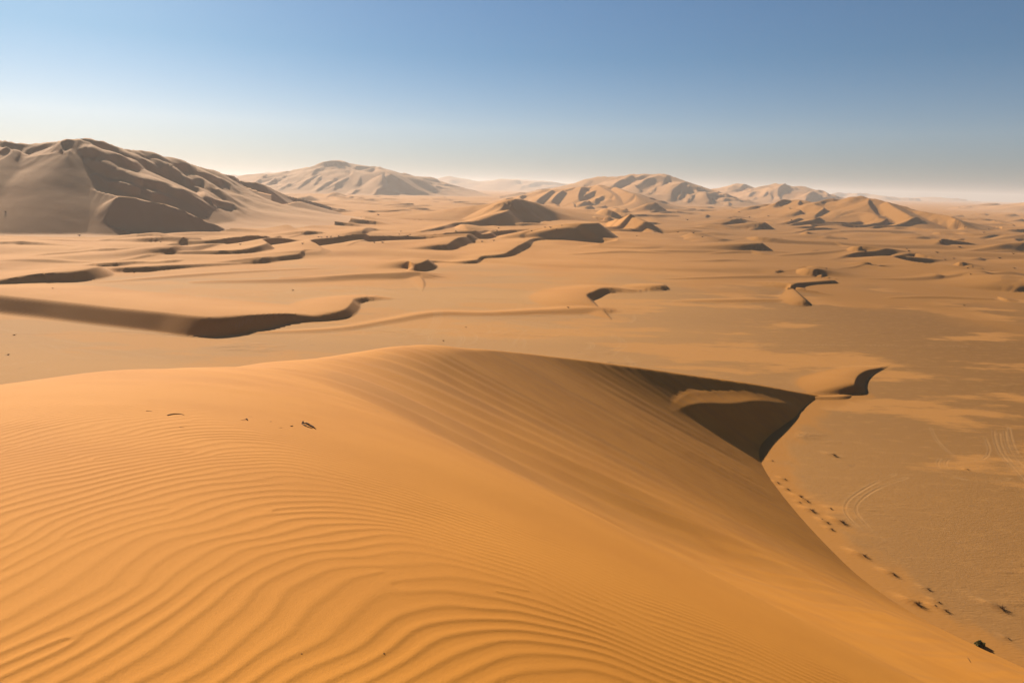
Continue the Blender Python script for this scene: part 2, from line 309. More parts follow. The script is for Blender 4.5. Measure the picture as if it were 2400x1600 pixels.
# slip faces on the flanks of the hills: crest points, rise in metres, windward slope
PATCHES = [
 ('A', [(610,120),(680,132),(760,155),(840,172),(905,205)], 4, .2),
 ('A', [(560,165),(640,190),(735,232),(800,226),(830,240),(900,272),(985,258),(1040,296),(1110,325),(1150,312),(1230,368),(1310,405)], 6.5, .2),
 ('A', [(600,245),(700,285),(780,340),(850,346),(930,392),(980,396),(1080,425),(1130,420),(1210,470),(1270,480),(1330,525),(1430,585)], 6.5, .2),
 ('A', [(900,195),(980,222),(1020,236),(1085,232),(1150,275),(1200,288),(1290,288),(1340,330),(1400,345),(1460,366),(1510,376),(1570,412),(1610,452)], 6, .2),
 ('A', [(1190,335),(1250,362),(1290,394),(1340,386),(1400,392),(1440,418),(1470,462),(1510,474),(1560,512),(1620,562)], 6, .2),
 ('A', [(1300,410),(1360,436),(1400,470),(1430,520),(1480,530),(1530,546),(1600,548),(1680,592)], 5, .2),
 ('A', [(660,335),(760,392),(840,408),(900,440),(980,452),(1050,487),(1120,486),(1200,515)], 5, .2),
 ('A', [(425,160),(424,125),(462,96),(515,84)], 3, .2), ('A', [(640,330),(700,372),(760,420)], 4, .2),
 ('A', [(120,215),(200,170),(300,130),(400,105)], 3, .2), ('A', [(15,175),(50,155),(95,152)], 6, .2),
 ('C', [(1450,205),(1485,165),(1498,128)], 13, .3), ('C', [(1520,240),(1560,212),(1520,182)], 12, .3), ('C', [(1400,270),(1388,250),(1400,228)], 10, .3),
 ('C', [(1528,335),(1540,285),(1600,232),(1655,183)], 18, .3), ('C', [(1590,322),(1618,290),(1615,232)], 12, .3),
 ('C', [(1860,352),(1832,312),(1828,268)], 20, .3), ('C', [(2020,372),(2012,345),(1960,350)], 9, .3),
 ('C', [(1225,278),(1272,252),(1220,214),(1170,205)], 13, .3), ('C', [(1060,195),(1120,178),(1150,182)], 10, .3),
 ('C', [(1890,240),(1990,285),(2110,338)], 10, .3), ('C', [(1440,330),(1490,300),(1500,285)], 10, .3), ('C', [(1340,300),(1350,275),(1390,240)], 10, .3),
 ('C', [(1700,330),(1720,300),(1760,270)], 10, .3), ('C', [(1480,305),(1510,285),(1560,292)], 8, .3), ('C', [(1670,350),(1690,320),(1720,330)], 8, .3),
 ('C', [(1750,250),(1760,225),(1800,205)], 8, .3), ('C', [(1290,175),(1330,150),(1380,150)], 8, .3),
 ('S', [(615,108),(632,84),(690,74),(720,104)], 12, .3), ('S', [(705,62),(770,74),(850,98)], 8, .3), ('S', [(960,178),(975,132),(1010,130),(1040,155)], 12, .3),
 ('S', [(1040,215),(1060,185),(1120,230),(1230,275),(1350,295)], 26, .35), ('S', [(1150,160),(1230,200),(1330,240),(1440,275)], 20, .3),
 ('S', [(430,255),(500,205),(590,155)], 12, .3), ('S', [(545,235),(570,205),(600,165)], 10, .3), ('S', [(150,205),(180,175),(205,155)], 12, .3),
 ('S', [(690,265),(720,220),(790,180)], 13, .3), ('S', [(860,230),(880,190),(890,150)], 12, .3), ('S', [(800,300),(850,275),(885,260)], 9, .3),
 ('S', [(560,275),(630,240),(690,215)], 12, .3), ('S', [(980,302),(1030,280),(1070,270)], 9, .3), ('S', [(520,170),(560,130),(600,110)], 12, .3),
 ('S', [(300,265),(360,230),(440,200)], 9, .3), ('S', [(230,225),(300,190),(340,160)], 12, .3), ('S', [(1250,170),(1330,200),(1400,230)], 10, .3), ('S', [(1380,175),(1440,200),(1510,235)], 10, .3),
 ('D', [(415,200),(415,175),(450,140),(500,134),(545,152)], 15, .3), ('D', [(630,200),(660,190),(690,165)], 12, .3), ('D', [(735,165),(770,175),(800,200)], 12, .3),
 ('D', [(300,205),(330,180),(345,150)], 14, .3), ('D', [(185,205),(230,175),(260,165)], 10, .3), ('D', [(840,195),(870,205),(885,215)], 8, .3), ('D', [(640,235),(670,235),(700,245)], 9, .3),
 ('D', [(20,150),(60,135),(110,130)], 10, .3), ('D', [(120,155),(150,140),(200,150)], 10, .3),
]

def build_ground(F):
    X, Y = F.X, F.Y
    R = F.R
    hid = np.full(X.shape, -1, np.int16)
    # tall hills
    for n, (nm, c, pts, pw) in enumerate(HILLS):
        P = np.array([np.concatenate([at_dist(*px_(c, p[0], p[1]), p[2]), [p[3], p[4]]]) for p in pts])
        P = catmull(P, 30)
        P[:, 2] = np.maximum(P[:, 2], 0.5); P[:, 3:] = np.maximum(P[:, 3:], 3)
        ext = P[:, 3:].max()
        m = ((X > P[:, 0].min()-ext) & (X < P[:, 0].max()+ext) & (Y > P[:, 1].min()-ext) & (Y < P[:, 1].max()+ext))
        idx = np.nonzero(m.ravel())[0]
        if not len(idx): continue
        Xf = X.ravel()[idx]; Yf = Y.ravel()[idx]
        lam = {0: 46., 1: 95., 2: 80., 3: 110., 4: 60., 5: 60., 6: 0}.get(n, 330.)
        # a sinuous warp keeps the flanks from being ruled surfaces
        wsc = max(lam, 60)*1.6
        wx = Xf+0.16*wsc*fbm(Xf/wsc, Yf/wsc, 2, 40+n); wy = Yf+0.16*wsc*fbm(Xf/wsc, Yf/wsc, 2, 60+n)
        # the warp fades at the skyline so the outline stays put
        z = np.full(len(idx), -1e9)
        A = P[:-1]; B = P[1:]; AB = B-A; l2 = np.maximum((AB[:, :2]**2).sum(1), 1e-9)
        best = np.full(len(idx), 1e18); side = np.zeros(len(idx)); zf = z.copy(); zb = z.copy()
        for k in range(len(A)):
            dx = wx-A[k, 0]; dy = wy-A[k, 1]
            t = np.clip((dx*AB[k, 0]+dy*AB[k, 1])/l2[k], 0, 1)
            ex = dx-t*AB[k, 0]; ey = dy-t*AB[k, 1]; d = np.hypot(ex, ey)
            up = d < best*(1-1e-5)
            best = np.where(up, d, best); side = np.where(up, AB[k, 0]*dy-AB[k, 1]*dx, side)
            h = A[k, 2]+(B[k, 2]-A[k, 2])*t
            wf = A[k, 3]+(B[k, 3]-A[k, 3])*t; wb = A[k, 4]+(B[k, 4]-A[k, 4])*t
            qf = 1-d/wf; qb = 1-d/wb
            np.maximum(zf, np.where(qf > 0, h*np.maximum(qf, 0)**pw, h*qf), out=zf); np.maximum(zb, h*qb, out=zb)
        z = np.where(side < 0, zf, np.maximum(zb, -1))
        hz = np.maximum(z, 0)
        # superimposed slip-faced dunes: a sawtooth along the wind
        if lam > 0:
            amp = lam*(.04 if n == 0 else .10 if n < 4 else .13)*sstep(0.03, 0.3, hz/P[:, 2].max())
            wd = (0.96, -0.28) if n == 0 else (0.74, -0.67)
            u = Xf*wd[0]+Yf*wd[1]; v = -Xf*wd[1]+Yf*wd[0]
            w1 = fbm(Xf/(lam*2.6), Yf/(lam*2.6), 2, 5+n)*1.5 + fbm(Xf/(lam*.8), Yf/(lam*.8), 2, 25+n)*.3
            ph = u/lam+w1
            fr = ph-np.floor(ph)
            saw = np.where(fr < .81, fr/.81, 1-(fr-.81)/.19)
            saw = saw*saw*(3-2*saw)*.5+saw*.5
            msk = np.clip(.55+1.3*fbm(Xf/(lam*2.2), Yf/(lam*2.2), 2, 80+n), 0.05, 1.15)
            if n == 0:
                # the smooth shield at the left front carries no ripples
                msk = msk*sstep(-215, -150, Xf+0.12*(Yf-600))*(0.35+0.65*sstep(12, 30, best))
            else:
                msk = msk*(0.25+0.75*sstep(10, lam*.5, best))
            z = z+np.where(hz > 0, amp*msk*(saw-.45), 0)
            z = z+np.where(hz > 0, 0.03*lam*sstep(0, .3, hz/P[:, 2].max())*fbm(Xf/(lam*.5), Yf/(lam*.5), 3, 99+n), 0)
        Zf = F.Z.reshape(-1); hf = hid.reshape(-1); Df = F.D.reshape(-1)
        win = z > np.maximum(Zf[idx], 0.3)
        hf[idx[win]] = n
        Zf[idx] = np.maximum(Zf[idx], z)
        Df[idx] = np.maximum(Df[idx], sstep(0, 4, z))
    # spurs
    for c, pts, lin, m in SPURS:
        P = np.array([at_dist(*px_(c, p[0], p[1]), p[2]) for p in pts]); P = catmull(P, 12)
        crest_dune(F, P[:, :2], P[:, 2], 1, m, lin=lin)
    # slip faces lying on the hills
    ADD = np.zeros_like(F.Z)
    rsv = R[:, 0]; azv = np.arctan2(X[0], Y[0])
    for c, pts, dl, lin in PATCHES:
        Q = []
        for i, (x, y) in enumerate(pts):
            d = ray(*px_(c, x, y)); hd = math.hypot(d[0], d[1])
            j = int(np.clip(np.searchsorted(azv[:NFINE], math.atan2(d[0], d[1])), 0, NFINE-1))
            lift = 0
            k = np.nonzero(H+d[2]/hd*rsv < F.Z[:, j]+lift)[0]
            k = k[rsv[k] > 400]
            r = rsv[k[0]] if len(k) else (Q[-1][3] if Q else 2500.)
            Q.append((d[0]/hd*r, d[1]/hd*r, H+d[2]/hd*r, r))
        Q = np.array(Q); med = np.median(Q[:, 3])
        Q = Q[np.abs(Q[:, 3]-med) < .16*med]
        if len(Q) < 2: continue
        lf = np.array([(.85 if c == 'A' else 1)*dl*min(1, .35+.5*i, .2+.5*(len(Q)-1-i))*(1+.25*math.sin(2.3*i+len(Q))) for i in range(len(Q))])
        P = catmull(np.column_stack([Q[:, :2], np.maximum(lf, 0)]), 4)
        relief(F, P, ADD)
    F.Z += ADD
    # dunes of the plain
    def lay(group, soft):
        for c, pts, L, m in group:
            O = [px_(c, x, y) for (x, y, _) in pts]; rad = []
            for (ox, oy), (_, _, dpx) in zip(O, pts):
                h = 0.0
                for _ in range(6):
                    p = hit(ox, oy, h); r = math.hypot(p[0], p[1])
                    h = min(dpx*CROP[c][2]*r/FOC/1.15, H*.9)
                rf = math.hypot(*hit(ox, oy+dpx*CROP[c][2], 0)[:2])      # the foot below it fixes how far off the crest stands
                hs_ = np.arange(0, 36, .05); dr_ = ray(ox, oy); rc = (hs_-H)/dr_[2]*math.hypot(dr_[0], dr_[1])
                rad.append(float(rc[np.abs(hs_-.62*(rc-rf)).argmin()]))
            rad = np.array(rad)
            az = np.array([math.atan2(*ray(ox, oy)[:2]) for ox, oy in O])
            for _ in range(60):          # a crest cannot leap away from the eye: even out its survey
                for i in range(len(rad)-1):
                    lim = ((6.0 if c in 'BE' else 2.2)+60*max(0, 1.25-rad[i]/330.))*abs(az[i+1]-az[i])*.5*(rad[i]+rad[i+1])+1.0
                    g = rad[i+1]-rad[i]
                    if abs(g) > lim:
                        e = .5*(abs(g)-lim)*math.copysign(1, g); rad[i] += e; rad[i+1] -= e
            Q = []
            for (ox, oy), r, (_, _, dpx) in zip(O, rad, pts):
                p = at_dist(ox, oy, r); hmax = 1.5*dpx*CROP[c][2]*r/FOC+.4
                Q.append((p[0], p[1], min(max(p[2], 0), hmax)))
            Q[0] = (*Q[0][:2], min(Q[0][2], Q[1][2]*.5)); Q[-1] = (*Q[-1][:2], min(Q[-1][2], Q[-2][2]*.4)) if pts[-1][2] == 0 else Q[-1]
            rr = np.hypot(Q[0][0], Q[0][1])
            P = catmull(np.array(Q), max(.6, rr*.006))
            crest_dune(F, P[:, :2], np.maximum(P[:, 2], 0), L, m)
    lay(SWELLS, 1)
    lay(DUNES, 0)
    # the big slip face at the foot of the left hill
    pts = [(940,727,618),(870,722,624),(815,714,628),(776,698,630),(742,652,636),(735,590,645),(775,530,656),(812,462,668),(1000,490,667),(1200,540,664),(1400,630,659),(1560,692,655)]
    Q = [at_dist(*px_('A', x, y), r) for x, y, r in pts]
    P = catmull(np.array(Q), 8)
    crest_dune(F, P[:, :2], np.maximum(P[:, 2], 0), 1, .72, lin=.6)
    carve(F, P, .72)
    c, pts, lin, m = SPURS[0]
    P = catmull(np.array([at_dist(*px_(c, p[0], p[1]), p[2]) for p in pts]), 8); carve(F, P, .70)
    # gentle life of the sand sheet
    far = sstep(6000, 2500, R)
    und = 0.55*fbm(X/95+Y/400, Y/60, 3, 3)+0.10*fbm(X/17, Y/11, 2, 8)
    und = und*sstep(60, 260, R)*far*(0.35+0.65*sstep(250, 500, R))
    F.Z += und
    F.Z += 1.5*sstep(300, 700, R)*far*(fbm(X/210+Y/500, Y/150, 2, 71)+.5*fbm(X/80, Y/70, 2, 72))
    F.D = np.maximum(F.D, sstep(260, 480, R+120*fbm(X/60, Y/90, 3, 73))*.9)
    # a scatter of low nameless dunes between the charted ones
    lam = 58.0+.012*R
    ph = (X*.5-Y*.87)/lam+fbm(X/190, Y/190, 2, 31)*2.2+fbm(X/60, Y/60, 2, 35)*.35
    fr = ph-np.floor(ph); saw = np.where(fr < .87, fr/.87, (1-fr)/.13)
    msk = sstep(.0, .55, fbm(X/130, Y/150, 2, 33)+.12)*sstep(380, 520, R)*sstep(3200, 1500, R)
    F.Z += .072*lam*msk*(saw-.2)*(hid < 0)
    F.D = np.maximum(F.D, msk*.7)
    # long low waves of the sand sea, gentle to windward and a little steeper toward the eye
    ph = -(Y*.95-X*.2)/(95+.06*R)+1.5*fbm(X/330, Y/240, 3, 141)
    fr = ph-np.floor(ph); sw = np.where(fr < .74, .5-.5*np.cos(np.pi*fr/.74), .5+.5*np.cos(np.pi*(fr-.74)/.26))
    F.Z += 2.4*(sw-.4)*sstep(-.25, .3, fbm(X/180, Y/200, 2, 143))*sstep(270, 520, R)*sstep(3000, 1400, R)*(hid < 0)
    return hid

# ------------------------------------------------------------------ foreground dune
FOOT_PX = [(1985,927),(1930,935),(1870,985),(1820,1020),(1798,1050),(1795,1080),(1812,1120),(1870,1200),(1940,1280)]
_in = [.6, 1, 1.5, 1.6, 1.5, 1.2, .8, .4, 0]      # the line seen there is the edge of the shadow, the foot lies inside it
FOOT = np.array([hit(*p)[:2]+np.array([-.588, .809])*q for p, q in zip(FOOT_PX, _in)] + [np.array(q, float) for q in
        [(43,74),(45.5,67),(50.5,60),(57,53),(65,46),(74,37),(81,25),(86,10),(88,-10),(86,-60)]])
SLOPE = np.interp(np.arange(len(FOOT)), [0, 2, 4, 5, 6, 8, 11, len(FOOT)-1], [.58, .575, .555, .52, .50, .52, .555, .555])
_s = np.concatenate([[0], np.cumsum(np.hypot(*np.diff(FOOT, axis=0).T))])
_ss = np.linspace(0, _s[-1], 160)
_fc = catmull(np.column_stack([FOOT, SLOPE]), 1.5)
def slip_field(x, y):
    """height of the slip face above the plain, and the place along its foot"""
    A = _fc[:-1]; B = _fc[1:]; AB = B-A; l2 = (AB[:, :2]**2).sum(1)
    best = np.full(x.shape, 1e9, np.float32); mm = np.zeros(x.shape, np.float32); sg = np.zeros(x.shape, np.float32); ss = np.zeros(x.shape, np.float32)
    acc = 0.0
    for k in range(len(A)):
        dx = x-A[k, 0]; dy = y-A[k, 1]
        t = np.clip((dx*AB[k, 0]+dy*AB[k, 1])/l2[k], 0, 1)
        d2 = (dx-t*AB[k, 0])**2+(dy-t*AB[k, 1])**2
        up = d2 < best
        best = np.where(up, d2, best); mm = np.where(up, A[k, 2]+AB[k, 2]*t, mm)
        sg = np.where(up, AB[k, 0]*dy-AB[k, 1]*dx, sg)
        ss = np.where(up, acc+t*math.sqrt(l2[k]), ss)
        acc += math.sqrt(l2[k])
    d = np.sqrt(best)*np.where(sg < 0, 1, -1)
    return d*mm+.006*np.maximum(d-48, 0)**2*(d > 0), ss, d
def _slip1(p):
    z, s, d = slip_field(np.array([p[0]]), np.array([p[1]])); return float(z[0])

# windward side: a thin-plate surface through surveyed points
def polar(az, r, z): a = math.radians(az); return (r*math.sin(a), r*math.cos(a), z)
AZ_T = [-75, -50, -38, -30, -20, -11]
TAN_T = [.285, .262, .249, .2505, .241, .2296]
A_T = [.10, .095, .09, .10, .125, .155]
ctrl = []
for az, t, a in zip(AZ_T, TAN_T, A_T):
    k = ((t-a)/2)**2/1.7
    for r in (2, 5, 10, 17, 26, 40, 60, 85):
        ctrl.append(polar(az, r, H-1.7-a*r-k*r*r))
ctrl.append((0, 0, H-1.7))
for az, a, k in ((0, .18, .003), (12, .21, .005), (24, .25, .006), (37, .30, .006), (55, .34, .006), (80, .33, .006)):
    for r in (2, 5, 9):
        ctrl.append(polar(az, r, H-1.7-a*r-k*r*r))
for az in (110, 150, 180, -150, -110):
    for r in (6, 15, 40): ctrl.append(polar(az, r, H-1.7-.08*r-.002*r*r))
def slip_hit(px, py):
    d = ray(px, py); hd = math.hypot(d[0], d[1]); r = np.arange(6, 185, .25)
    z = H+d[2]/hd*r; g = z-slip_field(d[0]/hd*r, d[1]/hd*r)[0]
    k = np.nonzero((g[:-1] > 0) & (g[1:] <= 0))[0]
    return float(r[k[-1]+1]) if len(k) else float(r[g.argmax()])
BRINK = [(1200,1080),(1500,1180),(1700,1270),(1900,1370),(2100,1480),(2300,1580)]
for x, y in BRINK:
    p = at_dist(x, y, slip_hit(x, y)); ctrl.append((p[0], p[1], p[2]+1.3))
CREST = [(1000,806),(1100,815),(1200,825),(1300,836),(1450,855),(1600,876),(1700,890),(1800,905),(1870,918)]
cp = np.array([at_dist(x, y, slip_hit(x, y)) for x, y in CREST])
for i, p in enumerate(cp):
    ctrl.append((p[0], p[1], p[2]+.1))
    tn = cp[min(i+1, len(cp)-1)]-cp[max(i-1, 0)]; nrm = np.array([-tn[1], tn[0]]); nrm = nrm/np.hypot(*nrm)
    for dd, dr in ((12, 3.2), (35, 12.5), (70, 30)):
        ctrl.append((p[0]+nrm[0]*dd, p[1]+nrm[1]*dd, p[2]-dr))
    q = p[:2]-nrm*10
    ctrl.append((q[0], q[1], p[2]+2.5))
ctrl = np.array(ctrl)
def _tps(r2): return np.where(r2 > 1e-9, r2*np.log(np.maximum(r2, 1e-9)), 0)
_n = len(ctrl); _S = 20.0
_c = ctrl[:, :2]/_S
_K = _tps(((_c[:, None]-_c[None])**2).sum(-1))+np.eye(_n)*0.02
_Pm = np.column_stack([np.ones(_n), _c])
_M = np.block([[_K, _Pm], [_Pm.T, np.zeros((3, 3))]])
_w = np.linalg.solve(_M, np.concatenate([ctrl[:, 2], np.zeros(3)]))
def windward(x, y):
    out = _w[_n]+_w[_n+1]*x/_S+_w[_n+2]*y/_S
    for i in range(_n):
        r2 = (x/_S-_c[i, 0])**2+(y/_S-_c[i, 1])**2
        out = out+_w[i]*_tps(r2)
    return out
DISLOC = [(-3.4, 6.9, 1), (-2.2, 7.4, -1), (1.2, 6.0, 1), (1.9, 7.0, -1), (-5.4, 8.6, -1), (-4.6, 9.3, 1), (-2.6, 4.8, 1), (-1.9, 5.1, -1)]
_rd = random.Random(21)
for _ in range(16):                      # forks and breaks of the ripple crests
    rr0 = _rd.uniform(3.2, 12); a0 = math.radians(_rd.uniform(-42, 22)); u0 = _rd.uniform(0, 6.28); l0 = _rd.uniform(.2, .55)
    x0_, y0_ = rr0*math.sin(a0), rr0*math.cos(a0)
    DISLOC += [(x0_, y0_, 1), (x0_+l0*math.cos(u0), y0_+l0*math.sin(u0), -1)]
def near_height(x, y, ripples=True):
    W = windward(x, y)
    sl, s, d = slip_field(x, y)
    r = np.hypot(x, y)
    k = 0.25+6.0*sstep(98, 38, y)
    st = (0.008*fbm(s/1.3, d/30, 4, 4)+0.012*fbm(s/6, d/60, 2, 5))*sstep(2, 8, d)*sstep(62, 46, d)+(.07*fbm(s/.9, d/25, 3, 44)+.12*fbm(s/3.2, d/40, 3, 45))*sstep(1, 6, d)*sstep(72, 100, y)*sstep(40, 24, d)
    Z = smin(W, sl+st, k)
    onw = sstep(-.6, 1.6, sl-W)                     # 1 on the windward side
    # secondary step inside the hollow
    ph = None
    if ripples:
        Z = Z+0.05*fbm(x/4.5, y/4.5, 2, 15)*onw
        lam = 0.148
        q = (x-.25)*.8+(y-3.45)*.6; sp = .28*np.log1p(np.exp(np.clip(q/.28, -30, 30)))
        f = .966*x-.26*(y-3)-1.3*sp
        ph = f/lam+2.1*fbm(x/2.4, y/2.4, 2, 6)+.75*fbm(x/.9, y/.9, 2, 7)
        for (a, b, sg) in DISLOC: ph = ph+sg*np.arctan2(y-b, x-a)/(2*np.pi)
        fr = ph-np.floor(ph)
        sh = np.where(fr < .62, .5-.5*np.cos(np.pi*fr/.62), .5+.5*np.cos(np.pi*(fr-.62)/.38))
        amp = 0.0053*(.6+.8*np.clip(fbm(x/1.6, y/1.6, 2, 9)+.5, 0, 1))*sstep(.3, 3.0, sl-W)*sstep(34, 16, r)
        Z = Z+amp*.92*(sh**1.7-.4)
    return Z, onw, s, d

# the low step inside the hollow of the foreground dune
STEP_PX = [(150,575,0),(225,548,.15),(300,522,.5),(380,509,.9),(560,511,1.2),(720,495,1.0),(850,507,.6),(930,518,.3),(975,524,.05)]
def _march(px, py, lift):
    d = ray(px, py); hd = math.hypot(d[0], d[1])
    for r in np.arange(60, 175, .25):
        p = d*(r/hd)
        if H+p[2] < _slip1(p)+lift and r > 90: return np.array([p[0], p[1], H+p[2]])
    return np.array([p[0], p[1], H+p[2]])
# ------------------------------------------------------------------ materials
def nodes_of(name):
    m = bpy.data.materials.new(name); m.use_nodes = True
    nt = m.node_tree; nt.nodes.clear(); return m, nt
def N(nt, t, **kw):
    n = nt.nodes.new(t)
    for k, v in kw.items():
        if k.startswith('i_'): n.inputs[k[2:].replace('_', ' ')].default_value = v
        else: setattr(n, k, v)
    return n
def mixc(nt, fac, a, b):
    n = nt.nodes.new('ShaderNodeMix'); n.data_type = 'RGBA'
    for s, v in ((0, fac), (6, a), (7, b)):
        if isinstance(v, bpy.types.NodeSocket): nt.links.new(v, n.inputs[s])
        else: n.inputs[s].default_value = v if s == 0 else (*v, 1)
    return n.outputs[2]
def rampf(nt, src, lo, hi):
    n = nt.nodes.new('ShaderNodeMapRange'); n.interpolation_type = 'SMOOTHSTEP'
    nt.links.new(src, n.inputs[0]); n.inputs[1].default_value = lo; n.inputs[2].default_value = hi
    return n.outputs[0]
def mul(nt, a, b, op='MULTIPLY'):
    n = nt.nodes.new('ShaderNodeMath'); n.operation = op
    for s, v in ((0, a), (1, b)):
        if isinstance(v, bpy.types.NodeSocket): nt.links.new(v, n.inputs[s])
        else: n.inputs[s].default_value = v
    return n.outputs[0]
def noise(nt, vec, scale, detail=3, rough=.55):
    n = nt.nodes.new('ShaderNodeTexNoise'); n.inputs['Scale'].default_value = scale
    n.inputs['Detail'].default_value = detail; n.inputs['Roughness'].default_value = rough
    nt.links.new(vec, n.inputs['Vector']); return n.outputs['Fac']
def mapped(nt, vec, scale):
    n = nt.nodes.new('ShaderNodeMapping'); n.inputs['Scale'].default_value = scale
    nt.links.new(vec, n.inputs['Vector']); return n.outputs[0]
def attr(nt, name):
    n = nt.nodes.new('ShaderNodeAttribute'); n.attribute_name = name; return n.outputs['Fac']

SAND = (.47, .212, .054); SAND2 = (.435, .188, .044); PALE = (.44, .222, .072); GREY = (.395, .202, .070); SAND_DARKENED = (.275, .122, .027)
def finish(nt, col, bump_h, dist, rough=.95, spec=.12, strength=1.0):
    b = N(nt, 'ShaderNodeBsdfPrincipled'); o = N(nt, 'ShaderNodeOutputMaterial')
    nt.links.new(col, b.inputs['Base Color']); b.inputs['Roughness'].default_value = rough
    b.inputs['Specular IOR Level'].default_value = spec
    if bump_h is not None:
        bp = N(nt, 'ShaderNodeBump'); bp.inputs['Distance'].default_value = dist; bp.inputs['Strength'].default_value = strength
        nt.links.new(bump_h, bp.inputs['Height']); nt.links.new(bp.outputs[0], b.inputs['Normal'])
    nt.links.new(b.outputs[0], o.inputs[0])

def mat_ground():
    m, nt = nodes_of('desert_sand'); g = N(nt, 'ShaderNodeNewGeometry'); P = g.outputs['Position']
    cover = attr(nt, 'cover'); track = attr(nt, 'track'); right_darkening = attr(nt, 'right_darkening')
    n1 = noise(nt, P, .02, 4); n2 = noise(nt, P, .35, 5, .65); n3 = noise(nt, mapped(nt, P, (.004, .02, .02)), 1, 4)
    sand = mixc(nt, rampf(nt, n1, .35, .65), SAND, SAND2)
    sand = mixc(nt, right_darkening, sand, SAND_DARKENED)  # sand colour darkened toward the right, as a vignette would
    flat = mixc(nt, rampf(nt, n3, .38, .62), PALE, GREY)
    flat = mixc(nt, mul(nt, right_darkening, .85), flat, (.17, .077, .018))  # browner basin floor, with the right-hand vignette darkening painted in
    patch = rampf(nt, noise(nt, mapped(nt, P, (.012, .03, .03)), 1, 6, .62), .50, .56)
    flat = mixc(nt, mul(nt, patch, .65), flat, SAND)
    speck = rampf(nt, n2, .60, .74)
    flat = mixc(nt, mul(nt, speck, .35), flat, (.19, .11, .055))
    cv = rampf(nt, mul(nt, cover, mul(nt, n1, .35), 'ADD'), .25, .75)
    col = mixc(nt, cv, flat, sand)
    col = mixc(nt, mul(nt, track, .22), col, (.50, .31, .15))
    crust = rampf(nt, noise(nt, mapped(nt, P, (.02, .045, .03)), 1, 5, .65), .55, .68)
    col = mixc(nt, mul(nt, mul(nt, crust, rampf(nt, noise(nt, mapped(nt, P, (.25, .7, 1)), 1, 5, .7), .52, .66)), mul(nt, mul(nt, 1.0, cv, 'SUBTRACT'), .5)), col, (.20, .115, .055))
    rough_h = mul(nt, noise(nt, P, .9, 5, .7), mul(nt, mul(nt, mul(nt, 1.0, cv, 'SUBTRACT'), .30), mul(nt, mul(nt, crust, .9), .12, 'ADD')))
    fine = mul(nt, noise(nt, mapped(nt, P, (1, 3, 1)), 1.3, 3), .05)
    n4 = noise(nt, P, 2.2, 5, .7); n5 = noise(nt, mapped(nt, P, (.5, 1.2, 1)), .5, 5, .65)
    bare = mul(nt, 1.0, cv, 'SUBTRACT')
    col = mixc(nt, mul(nt, mul(nt, rampf(nt, n4, .46, .70), bare), .2), col, (.20, .105, .045))
    col = mixc(nt, mul(nt, mul(nt, rampf(nt, n5, .5, .72), mul(nt, bare, .8, 'MULTIPLY')), .35), col, (.42, .21, .065))
    rough_h = mul(nt, rough_h, mul(nt, mul(nt, n4, bare), .045), 'ADD')
    finish(nt, col, mul(nt, rough_h, fine, 'ADD'), 1.0, .95, .1, .9)
    return m
def mat_hill():
    m, nt = nodes_of('far_dune_sand'); g = N(nt, 'ShaderNodeNewGeometry'); P = g.outputs['Position']
    n1 = noise(nt, P, .012, 5)
    col = mixc(nt, rampf(nt, n1, .35, .65), (.47, .245, .105), (.43, .212, .084))
    finish(nt, col, mul(nt, noise(nt, P, .05, 4), .5), 1.0, .95, .1, .5)
    return m
def mat_near():
    m, nt = nodes_of('rippled_sand'); g = N(nt, 'ShaderNodeNewGeometry'); P = g.outputs['Position']
    streak = attr(nt, 'streak'); onw = attr(nt, 'windward')
    n1 = noise(nt, P, .22, 4); gr = noise(nt, P, 260, 2, .7); gr2 = noise(nt, P, 60, 3, .7)
    col = mixc(nt, rampf(nt, n1, .35, .7), (.50, .200, .021), (.455, .176, .017))
    col = mixc(nt, mul(nt, rampf(nt, streak, .42, .8), .34), col, (.36, .155, .036))
    col = mixc(nt, mul(nt, rampf(nt, gr, .52, .68), .55), col, (.28, .125, .034))
    col = mixc(nt, mul(nt, rampf(nt, gr, .30, .44), -.22), col, (.8, .5, .22)) if False else col
    crest = attr(nt, 'crest')
    col = mixc(nt, mul(nt, crest, .22), col, (.56, .29, .10))
    finish(nt, col, mul(nt, gr, mul(nt, gr2, .9), 'ADD'), .006, .9, .18, .6)
    return m
def mat_plain(name, a, b, sc, rough=.9, two=False):
    m, nt = nodes_of(name); g = N(nt, 'ShaderNodeTexCoord')
    n = noise(nt, g.outputs['Object'], sc, 4)
    finish(nt, mixc(nt, rampf(nt, n, .35, .65), a, b), n, .01, rough, .1)
    return m

# ------------------------------------------------------------------ meshes
COL = bpy.context.scene.collection
def link(name, me, mats, parent=None):
    o = bpy.data.objects.new(name, me); COL.objects.link(o)
    for mt in mats: me.materials.append(mt)
    if parent: o.parent = parent
    return o
def grid_mesh(name, V, quads, attrs, smooth=True):
    used = np.unique(quads); remap = np.full(len(V), -1, np.int64); remap[used] = np.arange(len(used))
    q = remap[quads]; Vv = V[used]
    me = bpy.data.meshes.new(name)
    me.vertices.add(len(Vv)); me.vertices.foreach_set('co', Vv.astype(np.float32).ravel())
    me.loops.add(q.size); me.loops.foreach_set('vertex_index', q.astype(np.int32).ravel())
    me.polygons.add(len(q)); me.polygons.foreach_set('loop_start', np.arange(0, q.size, 4, dtype=np.int32))
    me.polygons.foreach_set('loop_total', np.full(len(q), 4, np.int32))
    me.polygons.foreach_set('use_smooth', np.ones(len(q), bool))
    me.update(calc_edges=True)
    for k, a in attrs.items():
        at = me.attributes.new(k, 'FLOAT', 'POINT'); at.data.foreach_set('value', a.ravel()[used].astype(np.float32))
    return me
def polar_grid(rs, az):
    Rr, Aa = np.meshgrid(rs, az, indexing='ij')
    return (Rr*np.sin(Aa)), (Rr*np.cos(Aa))
